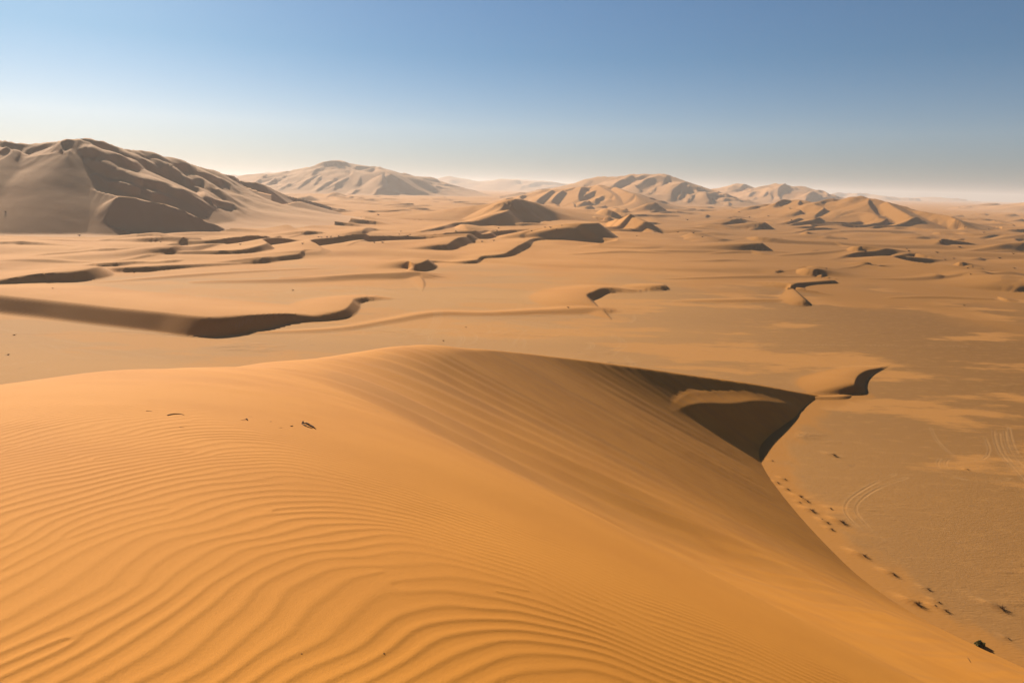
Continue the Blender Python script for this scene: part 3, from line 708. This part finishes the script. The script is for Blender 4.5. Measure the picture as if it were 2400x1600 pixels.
def quads_of(nr, na, closed):
    i = np.arange(nr-1)[:, None]; j = np.arange(na if closed else na-1)[None]
    j2 = (j+1) % na
    return np.stack([i*na+j, i*na+j2, (i+1)*na+j2, (i+1)*na+j], -1).reshape(-1, 4)

def half(a): return math.radians(a)
fine = np.radians(np.arange(-47, 47.001, .058)); coarse = np.radians(np.arange(51, 310, 6))
AZ = np.concatenate([fine, coarse])
# rows: about a pixel and a half of the plain apart near by, then growing with distance
rs = [18.0]
while rs[-1] < 15500:
    r = rs[-1]
    st = max(.22, r*r/(683*H)*.8) if r < 330 else r*.0043
    if r > 4200: st = r*.007
    rs.append(r+min(st, r*.06))
rs = np.array(rs)
GX, GY = polar_grid(rs, AZ)
NFINE = len(fine)
F = Field(GX, GY)
HID = build_ground(F)
print('ground', GX.shape)

# tyre tracks pressed into the plain
def ell(cx, cy, rx, ry, a0, a1, n=12): return [(cx+rx*math.cos(math.radians(a)), cy+ry*math.sin(math.radians(a))) for a in np.linspace(a0, a1, n)]
TRACKS = [
 ('T', [(1560,150),(1400,215),(1270,280),(1120,370),(1020,450),(982,530),(996,600),(1060,690),(1160,785)], .34),
 ('T', [(1690,190),(1500,255),(1330,330),(1200,415),(1122,500),(1106,560),(1140,640),(1220,720),(1310,815),(1420,895)], .34),
 ('F', [(572,345),(565,390),(530,440),(480,478)], .3), ('F', [(585,345),(580,390),(545,442),(496,480)], .3),
 ('F', [(600,345),(598,390),(565,440),(515,478)], .3), ('F', [(613,345),(610,390),(580,440),(530,480)], .3),
 ('F', ell(640,505,112,62,150,410,18), .34), ('F', ell(640,505,92,50,160,400,18), .3),
 ('F', ell(760,500,70,40,-60,80,8), .3), ('F', ell(880,450,28,30,-70,80,7), .3),
 ('F', ell(1075,312,26,18,-90,110,8), .34), ('F', ell(1072,312,14,12,-90,110,8), .3),
 ('F', ell(1500,548,46,26,-70,80,8), .34), ('F', ell(1490,548,34,20,-70,80,8), .3),
 ('F', [(1640,490),(1700,500),(1742,530),(1735,560),(1690,585),(1662,610)], .34), ('F', [(1650,496),(1690,506),(1712,530),(1700,555),(1660,575)], .3),
 ('F', [(1130,455),(1090,490),(1060,530),(1020,580)], .3), ('F', [(1110,500),(1128,530),(1115,560)], .3),
 ('F', [(870,365),(1100,400),(1400,445),(1700,490)], .3), ('F', [(860,380),(1150,425),(1500,480)], .3),
 ('F', [(0,474),(120,472),(225,480)], .3), ('F', [(0,482),(120,480),(215,487)], .3), ('F', [(0,470),(200,440),(400,415),(640,395)], .3), ('F', [(340,500),(420,470),(480,430)], .3),
 ('F', [(930,470),(980,450),(1010,440)], .3), ('F', [(1730,620),(1760,650),(1780,672)], .3), ('F', [(1745,615),(1780,645),(1800,668)], .3),
 ('F', [(1790,360),(1795,385),(1770,410)], .3), ('F', [(0,192),(140,194),(270,205),(380,235),(440,246)], .4), ('F', [(0,204),(130,204),(260,214),(370,240)], .4),
 ('F', [(470,245),(560,262),(690,295)], .34),
 ('G', [(2165,680),(2175,740),(2215,830),(2280,900),(2352,980)], .34), ('G', [(2200,690),(2210,760),(2250,840),(2310,900),(2380,960)], .34),
 ('G', [(2235,680),(2250,760),(2290,840),(2352,900)], .34), ('G', [(2260,660),(2285,760),(2330,840),(2400,900)], .34),
 ('G', [(2115,720),(2140,800),(2100,850),(1990,870)], .3), ('G', ell(1850,878,26,32,120,250,7), .3), ('G', ell(1900,882,26,32,120,250,7), .3),
 ('G', [(1780,660),(1830,750),(1920,830)], .3), ('G', [(1930,960),(2050,985),(2200,985),(2262,968)], .3), ('G', [(700,152),(1200,150),(1700,156),(2000,160)], .3),
 ('E', [(165,580),(220,596),(330,630),(480,660)], .34), ('E', [(172,572),(260,580),(310,600),(350,628)], .34), ('E', [(180,590),(240,612),(320,632)], .3),
 ('E', [(0,496),(60,508),(100,520)], .3), ('E', [(300,555),(520,590),(900,655)], .3), ('E', [(240,580),(500,620),(700,650)], .3),
 ('E', [(1650,565),(1750,530),(2000,480),(2100,475)], .34), ('E', [(1750,525),(1900,520),(2080,528)], .3), ('E', [(1660,552),(1800,518),(2050,475)], .3),
 ('E', [(1000,330),(1400,282),(1700,270),(2000,272),(2200,300)], .4), ('E', [(1000,340),(1400,290),(1720,277),(1980,281)], .4), ('E', [(900,372),(1200,325),(1500,300),(1800,285)], .4),
 ('E', [(0,700),(120,680),(250,672)], .3), ('E', [(0,745),(150,725),(300,715)], .3), ('E', [(1300,520),(1400,495),(1560,485)], .4),
]
TR = np.zeros_like(F.Z)
Xf, Yf, Zf, Tf = F.X.ravel(), F.Y.ravel(), F.Z.reshape(-1), TR.reshape(-1)
for c, pts, wd in TRACKS:
    P = catmull(np.array([hit(*px_(c, *p))[:2] for p in pts]), 2.0)
    rr = np.hypot(*P.mean(0)); wd = max(wd*.6, rr*.0011)
    mk = (Xf > P[:, 0].min()-2) & (Xf < P[:, 0].max()+2) & (Yf > P[:, 1].min()-2) & (Yf < P[:, 1].max()+2)
    ii = np.nonzero(mk)[0]
    if not len(ii): continue
    b = np.full(len(ii), 1e9)
    for k in range(len(P)-1):
        ab = P[k+1]-P[k]; dx = Xf[ii]-P[k, 0]; dy = Yf[ii]-P[k, 1]
        t = np.clip((dx*ab[0]+dy*ab[1])/max(ab@ab, 1e-9), 0, 1)
        b = np.minimum(b, (dx-t*ab[0])**2+(dy-t*ab[1])**2)
    q = np.sqrt(b)/wd
    gap = np.clip(.75+fbm(Xf[ii]/9, Yf[ii]/9, 2, 51)*1.1, .1, 1)
    Zf[ii] += gap*wd*(-.20*np.exp(-(q*1.5)**2)+.12*np.exp(-((q-1.25)*2.2)**2))
    Tf[ii] = np.maximum(Tf[ii], gap*np.exp(-((q-1.2)*1.4)**2))

# shrubs of the basin floor gather small sand tails to windward
BUSH = [(628,325,.7),(585,345,.6),(645,385,.6),(725,437,.9),(765,460,.8),(718,465,.5),(795,520,1.0),(908,503,.5),(855,572,.5),(890,592,.7),(980,592,1.1),(915,632,.6),
        (1115,798,1.1),(1297,910,.9),(1505,998,.6),(1440,1093,1.1),(1572,1078,.6),(1545,1102,.5),(1615,1132,.7),(1955,1120,1.1),(1997,1300,.5),(550,210,.5),(1745,262,.5),(930,180,1.0)]
BUSH_POS = [(hit(*px_('M', x, y)), s) for x, y, s in BUSH]
for p, s in BUSH_POS:
    dx = F.X-p[0]; dy = F.Y-p[1]
    mk = (np.abs(dx) < 5) & (np.abs(dy) < 5)
    u = -dx*.6+dy*.8; v = dx*.8+dy*.6
    F.Z[mk] += (.28*s*np.exp(-(v/(.5*s))**2-((u-.9*s)/(1.2*s))**2))[mk]
F.Z -= 0.0
mk = (F.R < 200) & (F.X > 15) & (F.Y > 20)
_, s_f, d_f = slip_field(F.X[mk].astype(np.float32), F.Y[mk].astype(np.float32))     # blown sand thins out beyond the dune foot
F.D[mk] = np.maximum(F.D[mk], sstep(-9, -1, d_f+4*fbm(F.X[mk]/5, F.Y[mk]/9, 3, 61))*sstep(6, 2, d_f)*.55)
RIGHT_DARKENING = sstep(-40, 140, F.X-.16*F.Y+18)*sstep(3500, 400, F.R)  # vignette-like darkening toward the right, put into sand and gravel colour
nr, na = GX.shape
Q = quads_of(nr, na, True)
V = np.column_stack([F.X.ravel(), F.Y.ravel(), F.Z.ravel()])
AT = {'cover': F.D, 'track': TR, 'right_darkening': RIGHT_DARKENING}
qh = HID.ravel()[Q].max(1)
MG, MH, MN = mat_ground(), mat_hill(), mat_near()
def struct(o): o['kind'] = 'structure'; return o
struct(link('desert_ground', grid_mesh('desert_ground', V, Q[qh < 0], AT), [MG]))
for n in range(len(HILLS)):
    sel = Q[qh == n]
    if len(sel) < 4: continue
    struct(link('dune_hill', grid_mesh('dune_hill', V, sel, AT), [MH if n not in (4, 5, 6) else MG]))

# foreground dune
fine2 = np.radians(np.arange(-50, 50.001, .085)); coarse2 = np.radians(np.arange(54, 308, 5))
AZ2 = np.concatenate([fine2, coarse2])
r2 = [0.0, .5, .9, 1.2]
while r2[-1] < 235:
    r = r2[-1]; r2.append(r+r*(.0032 if r < 8 else .0026 if r < 26 else .0065))
r2 = np.array(r2)
NX, NY = polar_grid(r2, AZ2)
NZ, ONW, NS, ND = near_height(NX, NY)
# the step
SP = np.array([np.concatenate([_march(*px_('G', x, y), l), [l]]) for x, y, l in STEP_PX])
SP = catmull(SP, .8)
mk = np.nonzero(((NX > SP[:, 0].min()-12) & (NX < SP[:, 0].max()+12) & (NY > SP[:, 1].min()-14) & (NY < SP[:, 1].max()+12)).ravel())[0]
sx, sy = NX.ravel()[mk], NY.ravel()[mk]; best = np.full(len(mk), 1e9); side = np.zeros(len(mk)); zl = np.full(len(mk), -99.); zs = zl.copy(); lf_ = np.zeros(len(mk))
for k in range(len(SP)-1):
    ab = SP[k+1]-SP[k]; dx = sx-SP[k, 0]; dy = sy-SP[k, 1]; l2 = ab[0]**2+ab[1]**2
    t = np.clip((dx*ab[0]+dy*ab[1])/l2, 0, 1); d = np.hypot(dx-t*ab[0], dy-t*ab[1])
    up = d < best*(1-1e-5); best = np.where(up, d, best); side = np.where(up, ab[0]*dy-ab[1]*dx, side)
    h = SP[k, 2]+ab[2]*t
    zl = np.maximum(zl, h-.68*d); zs = np.where(up, h+.30*d, zs); lf_ = np.where(up, SP[k, 3]+ab[3]*t, lf_)
zl = zl-.6*sstep(.5, 0, lf_)
zz = np.where(side < 0, zl, np.where(best < 8, zs-np.maximum(best-3.0*lf_-.5, 0)*.25-np.maximum(best-5*lf_-1, 0)*.6-.6*sstep(.5, 0, lf_), -99))
NZf = NZ.reshape(-1); NZf[mk] = np.maximum(NZf[mk], smax(NZf[mk], zz, .7))
NZ = np.maximum(NZ, -1.5)
streak = .5+.5*fbm(NS/.9, ND/22, 4, 14)+.25*fbm(NS/4, ND/50, 2, 17)
streak = streak*(1-ONW)
_, _, _, _ = 0, 0, 0, 0
Vn = np.column_stack([NX.ravel(), NY.ravel(), NZ.ravel()])
Qn = quads_of(*NX.shape, True)
keep = NZ.ravel()[Qn].max(1) > -1.2
struct(link('foreground_dune', grid_mesh('foreground_dune', Vn, Qn[keep], {'streak': streak, 'windward': ONW, 'crest': 0*ONW}), [MN]))
print('near', NX.shape)

def ground_z(x, y):
    i = np.clip(np.searchsorted(rs, math.hypot(x, y)), 1, nr-1); a = math.atan2(x, y)
    j = int(np.clip(np.searchsorted(fine, a), 0, len(fine)-1)); return float(F.Z[i-1:i+1, j].mean())
def near_z(x, y): return float(near_height(np.array([x]), np.array([y]))[0][0])
def near_hit(px, py):
    d = ray(px, py); hd = math.hypot(d[0], d[1]); a = math.atan2(d[0], d[1])
    j = int(np.clip(np.searchsorted(AZ2[:len(fine2)], a), 0, len(fine2)-1))
    for i in range(3, len(r2)):
        if H+d[2]/hd*r2[i] < NZ[i, j]: return np.array([d[0]/hd*r2[i], d[1]/hd*r2[i], NZ[i, j]])
def far_hit(px, py):
    d = ray(px, py); hd = math.hypot(d[0], d[1]); a = math.atan2(d[0], d[1])
    j = int(np.clip(np.searchsorted(fine, a), 0, len(fine)-1))
    z = H+d[2]/hd*rs; k = np.nonzero(z < F.Z[:, j])[0]
    if not len(k): return None
    r = rs[k[0]]; return np.array([d[0]/hd*r, d[1]/hd*r, F.Z[k[0], j]])

# ------------------------------------------------------------------ things
def tag(o, label, cat, group=None):
    o['label'] = label; o['category'] = cat
    if group: o['group'] = group
    return o
def tube(V, Fc, pts, rad, n=6):
    pts = [np.asarray(p, float) for p in pts]; b = len(V)
    for i, p in enumerate(pts):
        t = pts[min(i+1, len(pts)-1)]-pts[max(i-1, 0)]; t = t/max(np.linalg.norm(t), 1e-9)
        a = np.cross(t, [0, 0, 1.0]) if abs(t[2]) < .9 else np.cross(t, [1.0, 0, 0]); a /= np.linalg.norm(a); c = np.cross(t, a)
        for k in range(n):
            q = 2*math.pi*k/n; r = rad[i]*(1+.18*math.sin(3.1*k+i*1.7)); V.append(p+r*(a*math.cos(q)+c*math.sin(q)))
    for i in range(len(pts)-1):
        for k in range(n):
            Fc.append((b+i*n+k, b+i*n+(k+1) % n, b+(i+1)*n+(k+1) % n, b+(i+1)*n+k))
    Fc.append(tuple(b+k for k in range(n))[::-1]); Fc.append(tuple(b+(len(pts)-1)*n+k for k in range(n)))
def build(name, V, Fc, mat, loc=(0, 0, 0), parent=None, smooth=True):
    me = bpy.data.meshes.new(name); me.from_pydata([tuple(v) for v in V], [], Fc); me.update()
    if smooth: me.polygons.foreach_set('use_smooth', [True]*len(me.polygons))
    o = link(name, me, [mat], parent); o.location = loc
    return o
def empty(name, loc):
    o = bpy.data.objects.new(name, None); COL.objects.link(o); o.location = loc; o.empty_display_size = .2; return o
M_WOOD = mat_plain('dry_wood', (.10, .055, .03), (.045, .022, .014), 40)
M_BARK = mat_plain('pale_split_wood', (.52, .40, .27), (.30, .20, .12), 60)
M_TWIG = mat_plain('dead_twigs', (.20, .11, .045), (.12, .065, .028), 12)
M_LEAF = mat_plain('grey_green_foliage', (.15, .15, .055), (.08, .085, .03), 6)
M_STONE = mat_plain('dark_pebble', (.07, .04, .025), (.04, .025, .02), 90)

# sticks lying on the foreground dune
def stick(kind, pix, rads, label, cat, mat=None, lift=.6, loc_i=0):
    P = []
    for (x, y), r in zip(pix, rads):
        p = near_hit(*px_('K', x, y)); P.append(p+np.array([0, 0, r*lift]))
    o0 = P[loc_i].copy(); V = []; Fc = []
    tube(V, Fc, [p-o0 for p in P], rads)
    return tag(build(kind, V, Fc, mat or M_WOOD, o0), label, cat)
def lerp_pix(a, n=5, bend=0):
    a = np.array(a, float)
    if len(a) > 2: return [tuple(p) for p in a]
    t = np.linspace(0, 1, n); return [tuple(a[0]+(a[1]-a[0])*q+np.array([0, bend*math.sin(math.pi*q)])) for q in t]
kd = float(np.linalg.norm(near_hit(*px_('K', 420, 168))-np.array([0, 0, H])))*.18282/FOC   # metres per sheet unit there
def rr_(*w): return [max(q*kd*.5, .002) for q in w]
stick('curved_stick', [(342,187),(365,180),(395,172),(430,167),(470,167),(510,169),(535,175),(557,183)], rr_(13,13,12,11,11,11,9,7), 'long dark stick curved like a low arch on the rippled sand', 'stick')
stick('stick', lerp_pix([(68,126),(142,132)]), rr_(11,8,6,6,4), 'short straight dark stick leftmost on the rippled dune, left of the arched one', 'stick')
stick('twig', lerp_pix([(493,337),(557,341)]), rr_(6,8,6,6,4), 'thin brown twig lying flat below the arched stick', 'twig')
tw = stick('forked_twig', [(1285,243),(1310,242),(1335,240),(1350,236)], rr_(4,6,8,9), 'small dark forked twig with one arched end, midway along the row of sticks', 'twig')
V = []; Fc = []; o0 = near_hit(*px_('K', 1350, 236)); e0 = near_hit(*px_('K', 1373, 250))
tube(V, Fc, [o0-np.array(tw.location)+np.array([0, 0, .008]), (o0+e0)/2-np.array(tw.location)+np.array([0, 0, .02]), e0-np.array(tw.location)], rr_(12, 15, 9))
build('branch', V, Fc, M_WOOD, (0, 0, 0), tw)
stick('twig', lerp_pix([(1375,200),(1430,206)]), rr_(4,5,6,5,4), 'pale thin twig just above the dark forked twig', 'twig', M_TWIG)
stick('twig', lerp_pix([(1765,342),(1812,345)]), rr_(4,5,5,5,4), 'faint short twig on the ripples left of the split branch', 'twig', M_TWIG)
stick('twig', lerp_pix([(1922,326),(1952,319)]), rr_(11,14,13,10,5), 'stubby dark twig just left of the split branch', 'twig')
def pebble(px_y, rad, label):
    p = near_hit(*px_y); V = []; Fc = []; rg = random.Random(int(px_y[0]))
    n, m_ = 8, 5
    for i in range(m_+1):
        for k in range(n):
            th = math.pi*i/m_; ph = 2*math.pi*k/n; q = rad*(1+.2*rg.uniform(-1, 1))
            V.append((q*math.sin(th)*math.cos(ph)*1.25, q*math.sin(th)*math.sin(ph), q*.7*math.cos(th)))
    for i in range(m_):
        for k in range(n): Fc.append((i*n+k, (i+1)*n+k, (i+1)*n+(k+1) % n, i*n+(k+1) % n))
    return tag(build('pebble', V, Fc, M_STONE, p+np.array([0, 0, rad*.3])), label, 'pebble')
pebble(px_('K', 1667, 263), 7*kd, 'tiny dark pebble between the forked twig and the split branch')
pebble((900, 1532), .0042, 'tiny black pebble alone on the coarse ripples near the bottom edge')
pebble((707, 1534), .0032, 'speck of a brown pebble left of the black one on the near ripples')
# the split branch with its pale peg
b0 = near_hit(*px_('K', 2070, 292)); br = tag(empty('split_branch', b0), 'split dark branch with two prongs and a pale upright stub, largest of the sticks', 'branch')
def part(kind, pix, rads, ups, mat):
    V = []; Fc = []; P = []
    for (x, y), u in zip(pix, ups):
        q = near_hit(*px_('K', x, y)); P.append(q+np.array([0, 0, u*kd])-b0)
    tube(V, Fc, P, rads, 7); return build(kind, V, Fc, mat, (0, 0, 0), br)
part('prong', [(2066,293),(2110,302),(2160,322),(2210,345),(2245,362)], rr_(14,18,22,24,8), [10,20,20,14,3], M_WOOD)
part('prong', [(2066,296),(2100,318),(2140,334),(2180,347),(2205,352)], rr_(14,13,11,9,5), [8,5,4,3,2], M_WOOD)
part('split_face', [(2090,298),(2130,310),(2165,322)], rr_(10,14,8), [24,34,30], M_BARK)
part('stub', [(2068,294),(2076,294),(2080,294)], rr_(12,14,10), [6,26,44], M_BARK)
part('knot', [(2084,293),(2089,293)], rr_(9,6), [6,40], M_WOOD)
# twigs on the right flank and brink
def near_px(x, y): return near_hit(x, y)
def loose(kind, pix, rad, label, cat, mat):
    P = [near_hit(x, y)+np.array([0, 0, rad*.7]) for x, y in pix]; V = []; Fc = []
    tube(V, Fc, [p-P[0] for p in P], [rad]*len(P)); return tag(build(kind, V, Fc, mat, P[0]), label, cat)
loose('twig', [(879,962),(884,964),(889,967)], .008, 'thin twig on the smooth sand right of the split branch, near the brink', 'twig', M_TWIG)
loose('twig', [(2268,1541),(2271,1546),(2275,1552)], .014, 'slim dark stick on the dune edge below the green bush', 'twig', M_WOOD)
loose('twig', [(2009,1443),(2016,1447),(2025,1451)], .004, 'hair-thin pale twig on the smooth ridge crest', 'twig', M_TWIG)
loose('twig', [(2027,1452),(2035,1455),(2044,1457)], .004, 'second hair-thin twig on the ridge crest, right of the first', 'twig', M_TWIG)

# dead shrubs: a splay of bent twigs
def shrub_mesh(seed, n=46, spread=1.0, h=.55):
    rg = random.Random(seed); V = []; Fc = []
    for i in range(n):
        a = rg.uniform(0, 2*math.pi); L_ = rg.uniform(.45, 1.0); out = rg.uniform(.15, .95)*spread
        p0 = np.array([.12*math.cos(a)*rg.random(), .12*math.sin(a)*rg.random(), -.03])
        p1 = np.array([.5*out*math.cos(a)*L_, .5*out*math.sin(a)*L_, h*.62*L_]); p2 = p1+np.array([.28*out*math.cos(a+rg.uniform(-.8, .8)), .28*out*math.sin(a+rg.uniform(-.8, .8)), h*rg.uniform(-.1, .4)*L_])
        tube(V, Fc, [p0, p1, p2], [.022, .016, .007], 3)
    me = bpy.data.meshes.new('dead_shrub'); me.from_pydata([tuple(v) for v in V], [], Fc); me.materials.append(M_TWIG); return me
SHRUB = [shrub_mesh(k, 40+8*k, 1+.15*k, .5+.06*k) for k in range(4)]
def shrub(p, size, label, group, yaw, k):
    o = bpy.data.objects.new('dead_shrub', SHRUB[k % 4]); COL.objects.link(o)
    o.location = (p[0], p[1], p[2]-.02*size); o.scale = (size, size, size*.9); o.rotation_euler = (0, 0, yaw)
    return tag(o, label, 'shrub', group)
ORD = ['first', 'second', 'third', 'fourth', 'fifth', 'sixth', 'seventh', 'eighth', 'ninth', 'tenth', 'eleventh', 'twelfth', 'thirteenth', 'fourteenth', 'fifteenth',
       'sixteenth', 'seventeenth', 'eighteenth', 'nineteenth', 'twentieth', 'twenty-first', 'twenty-second', 'twenty-third', 'twenty-fourth', 'twenty-fifth', 'twenty-sixth']
rg = random.Random(3)
NEAR_LAB = {6: 'dark dead shrub with a long shadow, halfway down the row along the dune foot', 10: 'wide dark dead shrub beside the curved tyre ruts', 12: 'large dark shrub standing alone at the foot of the slope below the tyre ruts',
            15: 'dark shrub with a sharp shadow close to the dune edge, lower right', 19: 'dark shrub with pale sand tail far out to the right on the flat', 23: 'lone dark shrub in the sandy hollow rim right of the shadowed slip face',
            22: 'tiny shrub out on the open flat by the wheel tracks', 20: 'small low shrub at the right edge above the green bush', 21: 'tiny shrub at the head of the dune foot, nearest the black shadow'}
near_i = sorted([i for i in range(len(BUSH_POS)) if i not in NEAR_LAB], key=lambda i: BUSH[i][1])
for i, (p, s_) in enumerate(BUSH_POS):
    g = np.array([p[0], p[1], ground_z(p[0], p[1])])
    lab = NEAR_LAB.get(i) or 'small dead shrub at the dune foot, %s down from the black shadow' % ORD[near_i.index(i)]
    shrub(g, s_*.68, lab, 'dead shrubs along the foot of the foreground dune', rg.uniform(0, 6.3), i)
# the green bush
gp = hit(2296, 1513); gp[2] = ground_z(gp[0], gp[1]); gb = tag(empty('green_bush', gp), 'rounded grey-green bush casting a long thin shadow, lower right corner', 'bush')
V = []; Fc = []; r_ = random.Random(5)
for i in range(900):
    while True:
        q = np.array([r_.uniform(-1, 1), r_.uniform(-1, 1), r_.uniform(0, 1)])
        if .25 < np.linalg.norm(q) < 1+.18*math.sin(5*q[0]+3)*math.cos(4*q[1]): break
    c = q*np.array([.5, .42, .46])+np.array([0, 0, .1]); a = np.array([r_.gauss(0, 1) for _ in range(3)]); a /= np.linalg.norm(a); b_ = np.cross(a, [.3, .5, .8]); b_ /= np.linalg.norm(b_)
    l = r_.uniform(.07, .13); w_ = l*.38; k = len(V); V += [c-a*l, c+b_*w_, c+a*l, c-b_*w_]; Fc.append((k, k+1, k+2, k+3))
build('foliage', V, Fc, M_LEAF, (0, 0, 0), gb, False)
V = []; Fc = []
for i in range(14):
    a = r_.uniform(0, 6.28); o_ = r_.uniform(.2, .55); tube(V, Fc, [(0, 0, -.05), (o_*.35*math.cos(a), o_*.35*math.sin(a), .22), (o_*.7*math.cos(a), o_*.7*math.sin(a), .42)], [.03, .02, .01], 4)
build('stem', V, Fc, M_TWIG, (0, 0, 0), gb)

# shrubs dotted over the dunes beyond
FARS = [
 ('B', 'on the sunlit slope left of centre', [(475,538),(548,485),(703,597),(752,628),(768,620),(693,618),(523,675),(578,675)]),
 ('B', 'in the short row before the left dune', [(137,637),(158,638),(195,636),(222,634),(274,631)]),
 ('B', 'below the tall central peak', [(1082,597),(1360,625),(1345,660),(1262,667),(1378,575),(1365,595)]),
 ('B', 'above the long winding ridge', [(1605,592),(1697,568),(1735,570),(1812,556),(1776,600)]),
 ('C', 'right of the central dunes', [(1238,627),(1588,597),(1718,606),(1795,638),(1668,492),(2105,425),(2195,470)]),
 ('D', 'by the orange ridge, right', [(337,363),(520,392),(715,378),(2075,465),(2035,490)]),
 ('D', 'among right-hand low swells', [(1845,607),(1430,617),(1445,636),(1690,560),(1668,647),(1800,697),(1730,703),(2270,657),(2160,693),(2280,772),(1910,770),(1930,822),(1105,650),(1880,1065)]),
 ('A', 'before the great left dune', [(925,997),(362,1107),(548,745),(1655,803),(1107,787),(2085,800),(1425,620),(38,585)]),
 ('E', 'on the left tracked flat', [(80,535),(45,640),(1615,288)]),
 ('F', 'on the middle tracked flat', [(765,437),(625,522),(1390,318)]),
]
for c, where, spots in FARS:
    found = []
    for x, y in spots:
        p = far_hit(*px_(c, x, y))
        if p is not None and np.hypot(p[0], p[1]) < 1700: found.append((px_(c, x, y)[0], p))
    found.sort(key=lambda q: q[0])
    for i, (_, p) in enumerate(found):
        r = np.hypot(p[0], p[1])
        shrub(p, max(.7, r*.0032)*rg.uniform(.8, 1.3), 'small dark shrub %s, %s from the left' % (where, ORD[i]), 'dark shrubs dotted over the dunes', rg.uniform(0, 6.3), i)

# ------------------------------------------------------------------ air, light, camera
def box_mesh(name, x0, x1, y0, y1, z0, z1):
    v = [(x0,y0,z0),(x1,y0,z0),(x1,y1,z0),(x0,y1,z0),(x0,y0,z1),(x1,y0,z1),(x1,y1,z1),(x0,y1,z1)]
    f = [(3,2,1,0),(4,5,6,7),(0,1,5,4),(1,2,6,5),(2,3,7,6),(3,0,4,7)]
    me = bpy.data.meshes.new(name); me.from_pydata(v, [], f); return me
hm, nt = nodes_of('dusty_air')
vol = N(nt, 'ShaderNodeVolumePrincipled'); out = N(nt, 'ShaderNodeOutputMaterial'); nt.links.new(vol.outputs[0], out.inputs['Volume'])
vol.inputs['Color'].default_value = (.76, .765, .79, 1); vol.inputs['Density'].default_value = 1.15e-4; vol.inputs['Anisotropy'].default_value = .22
zmax = float(F.Z.max())+10; zmin = float(min(F.Z.min(), -1.5))-1
hz = link('haze', box_mesh('haze', -16000, 16000, -16000, 16000, zmin, zmax), [hm]); hz['kind'] = 'stuff'
hz.display_type = 'WIRE'

sc = bpy.context.scene
w = bpy.data.worlds.new('World'); sc.world = w; w.use_nodes = True
nt = w.node_tree; nt.nodes.clear()
sky = nt.nodes.new('ShaderNodeTexSky'); sky.sky_type = 'NISHITA'; sky.sun_disc = False
sky.sun_elevation = SUN_EL; sky.sun_rotation = -SUN_AZ
sky.altitude = 100; sky.air_density = 1.0; sky.dust_density = .4; sky.ozone_density = 4.0
bg = nt.nodes.new('ShaderNodeBackground'); bg.inputs[1].default_value = .05
wo = nt.nodes.new('ShaderNodeOutputWorld'); tc = nt.nodes.new('ShaderNodeTexCoord'); sep = nt.nodes.new('ShaderNodeSeparateXYZ'); nt.links.new(tc.outputs['Generated'], sep.inputs[0])
cr = nt.nodes.new('ShaderNodeValToRGB'); nt.links.new(sep.outputs[2], cr.inputs[0])   # dust layer low down, clear blue air above
for e, c in zip([cr.color_ramp.elements[0], cr.color_ramp.elements[1], cr.color_ramp.elements.new(.075), cr.color_ramp.elements.new(.15)], [(0, (.36, .44, .60)), (.29, (.075, .57, .665)), (.075, (.70, .72, .80)), (.17, (.48, .64, .73))]):
    e.position = c[0]; e.color = (*c[1], 1)
tc2 = cr.outputs[0]
tc2 = mixc(nt, rampf(nt, sep.outputs[2], .32, .6), tc2, (.24, .36, .40))
tint = nt.nodes.new('ShaderNodeMix'); tint.data_type = 'RGBA'; tint.blend_type = 'MULTIPLY'; tint.inputs[0].default_value = 1
nt.links.new(tc2, tint.inputs[7]); nt.links.new(sky.outputs[0], tint.inputs[6]); nt.links.new(tint.outputs[2], bg.inputs[0]); nt.links.new(bg.outputs[0], wo.inputs[0])

from mathutils import Matrix, Vector
L = bpy.data.lights.new('sun', 'SUN'); L.energy = 5.0; L.angle = math.radians(.55); L.color = (1, .885, .71)
lo = bpy.data.objects.new('sun', L); COL.objects.link(lo)
lo.rotation_euler = Vector(SUN).to_track_quat('Z', 'Y').to_euler(); lo.location = (0, 0, 200)

cam = bpy.data.cameras.new('camera'); cam.lens = 24; cam.sensor_width = 36; cam.clip_start = .1; cam.clip_end = 60000
co = bpy.data.objects.new('camera', cam); COL.objects.link(co)
M = Matrix(((RT[0], UP[0], -FW[0], 0), (RT[1], UP[1], -FW[1], 0), (RT[2], UP[2], -FW[2], H), (0, 0, 0, 1)))
co.matrix_world = M
sc.camera = co
sc.view_settings.view_transform = 'Standard'; sc.view_settings.look = 'None'; sc.view_settings.exposure = .90; sc.view_settings.gamma = 1
sc.cycles.volume_bounces = 1; sc.cycles.max_bounces = 5; sc.cycles.diffuse_bounces = 1
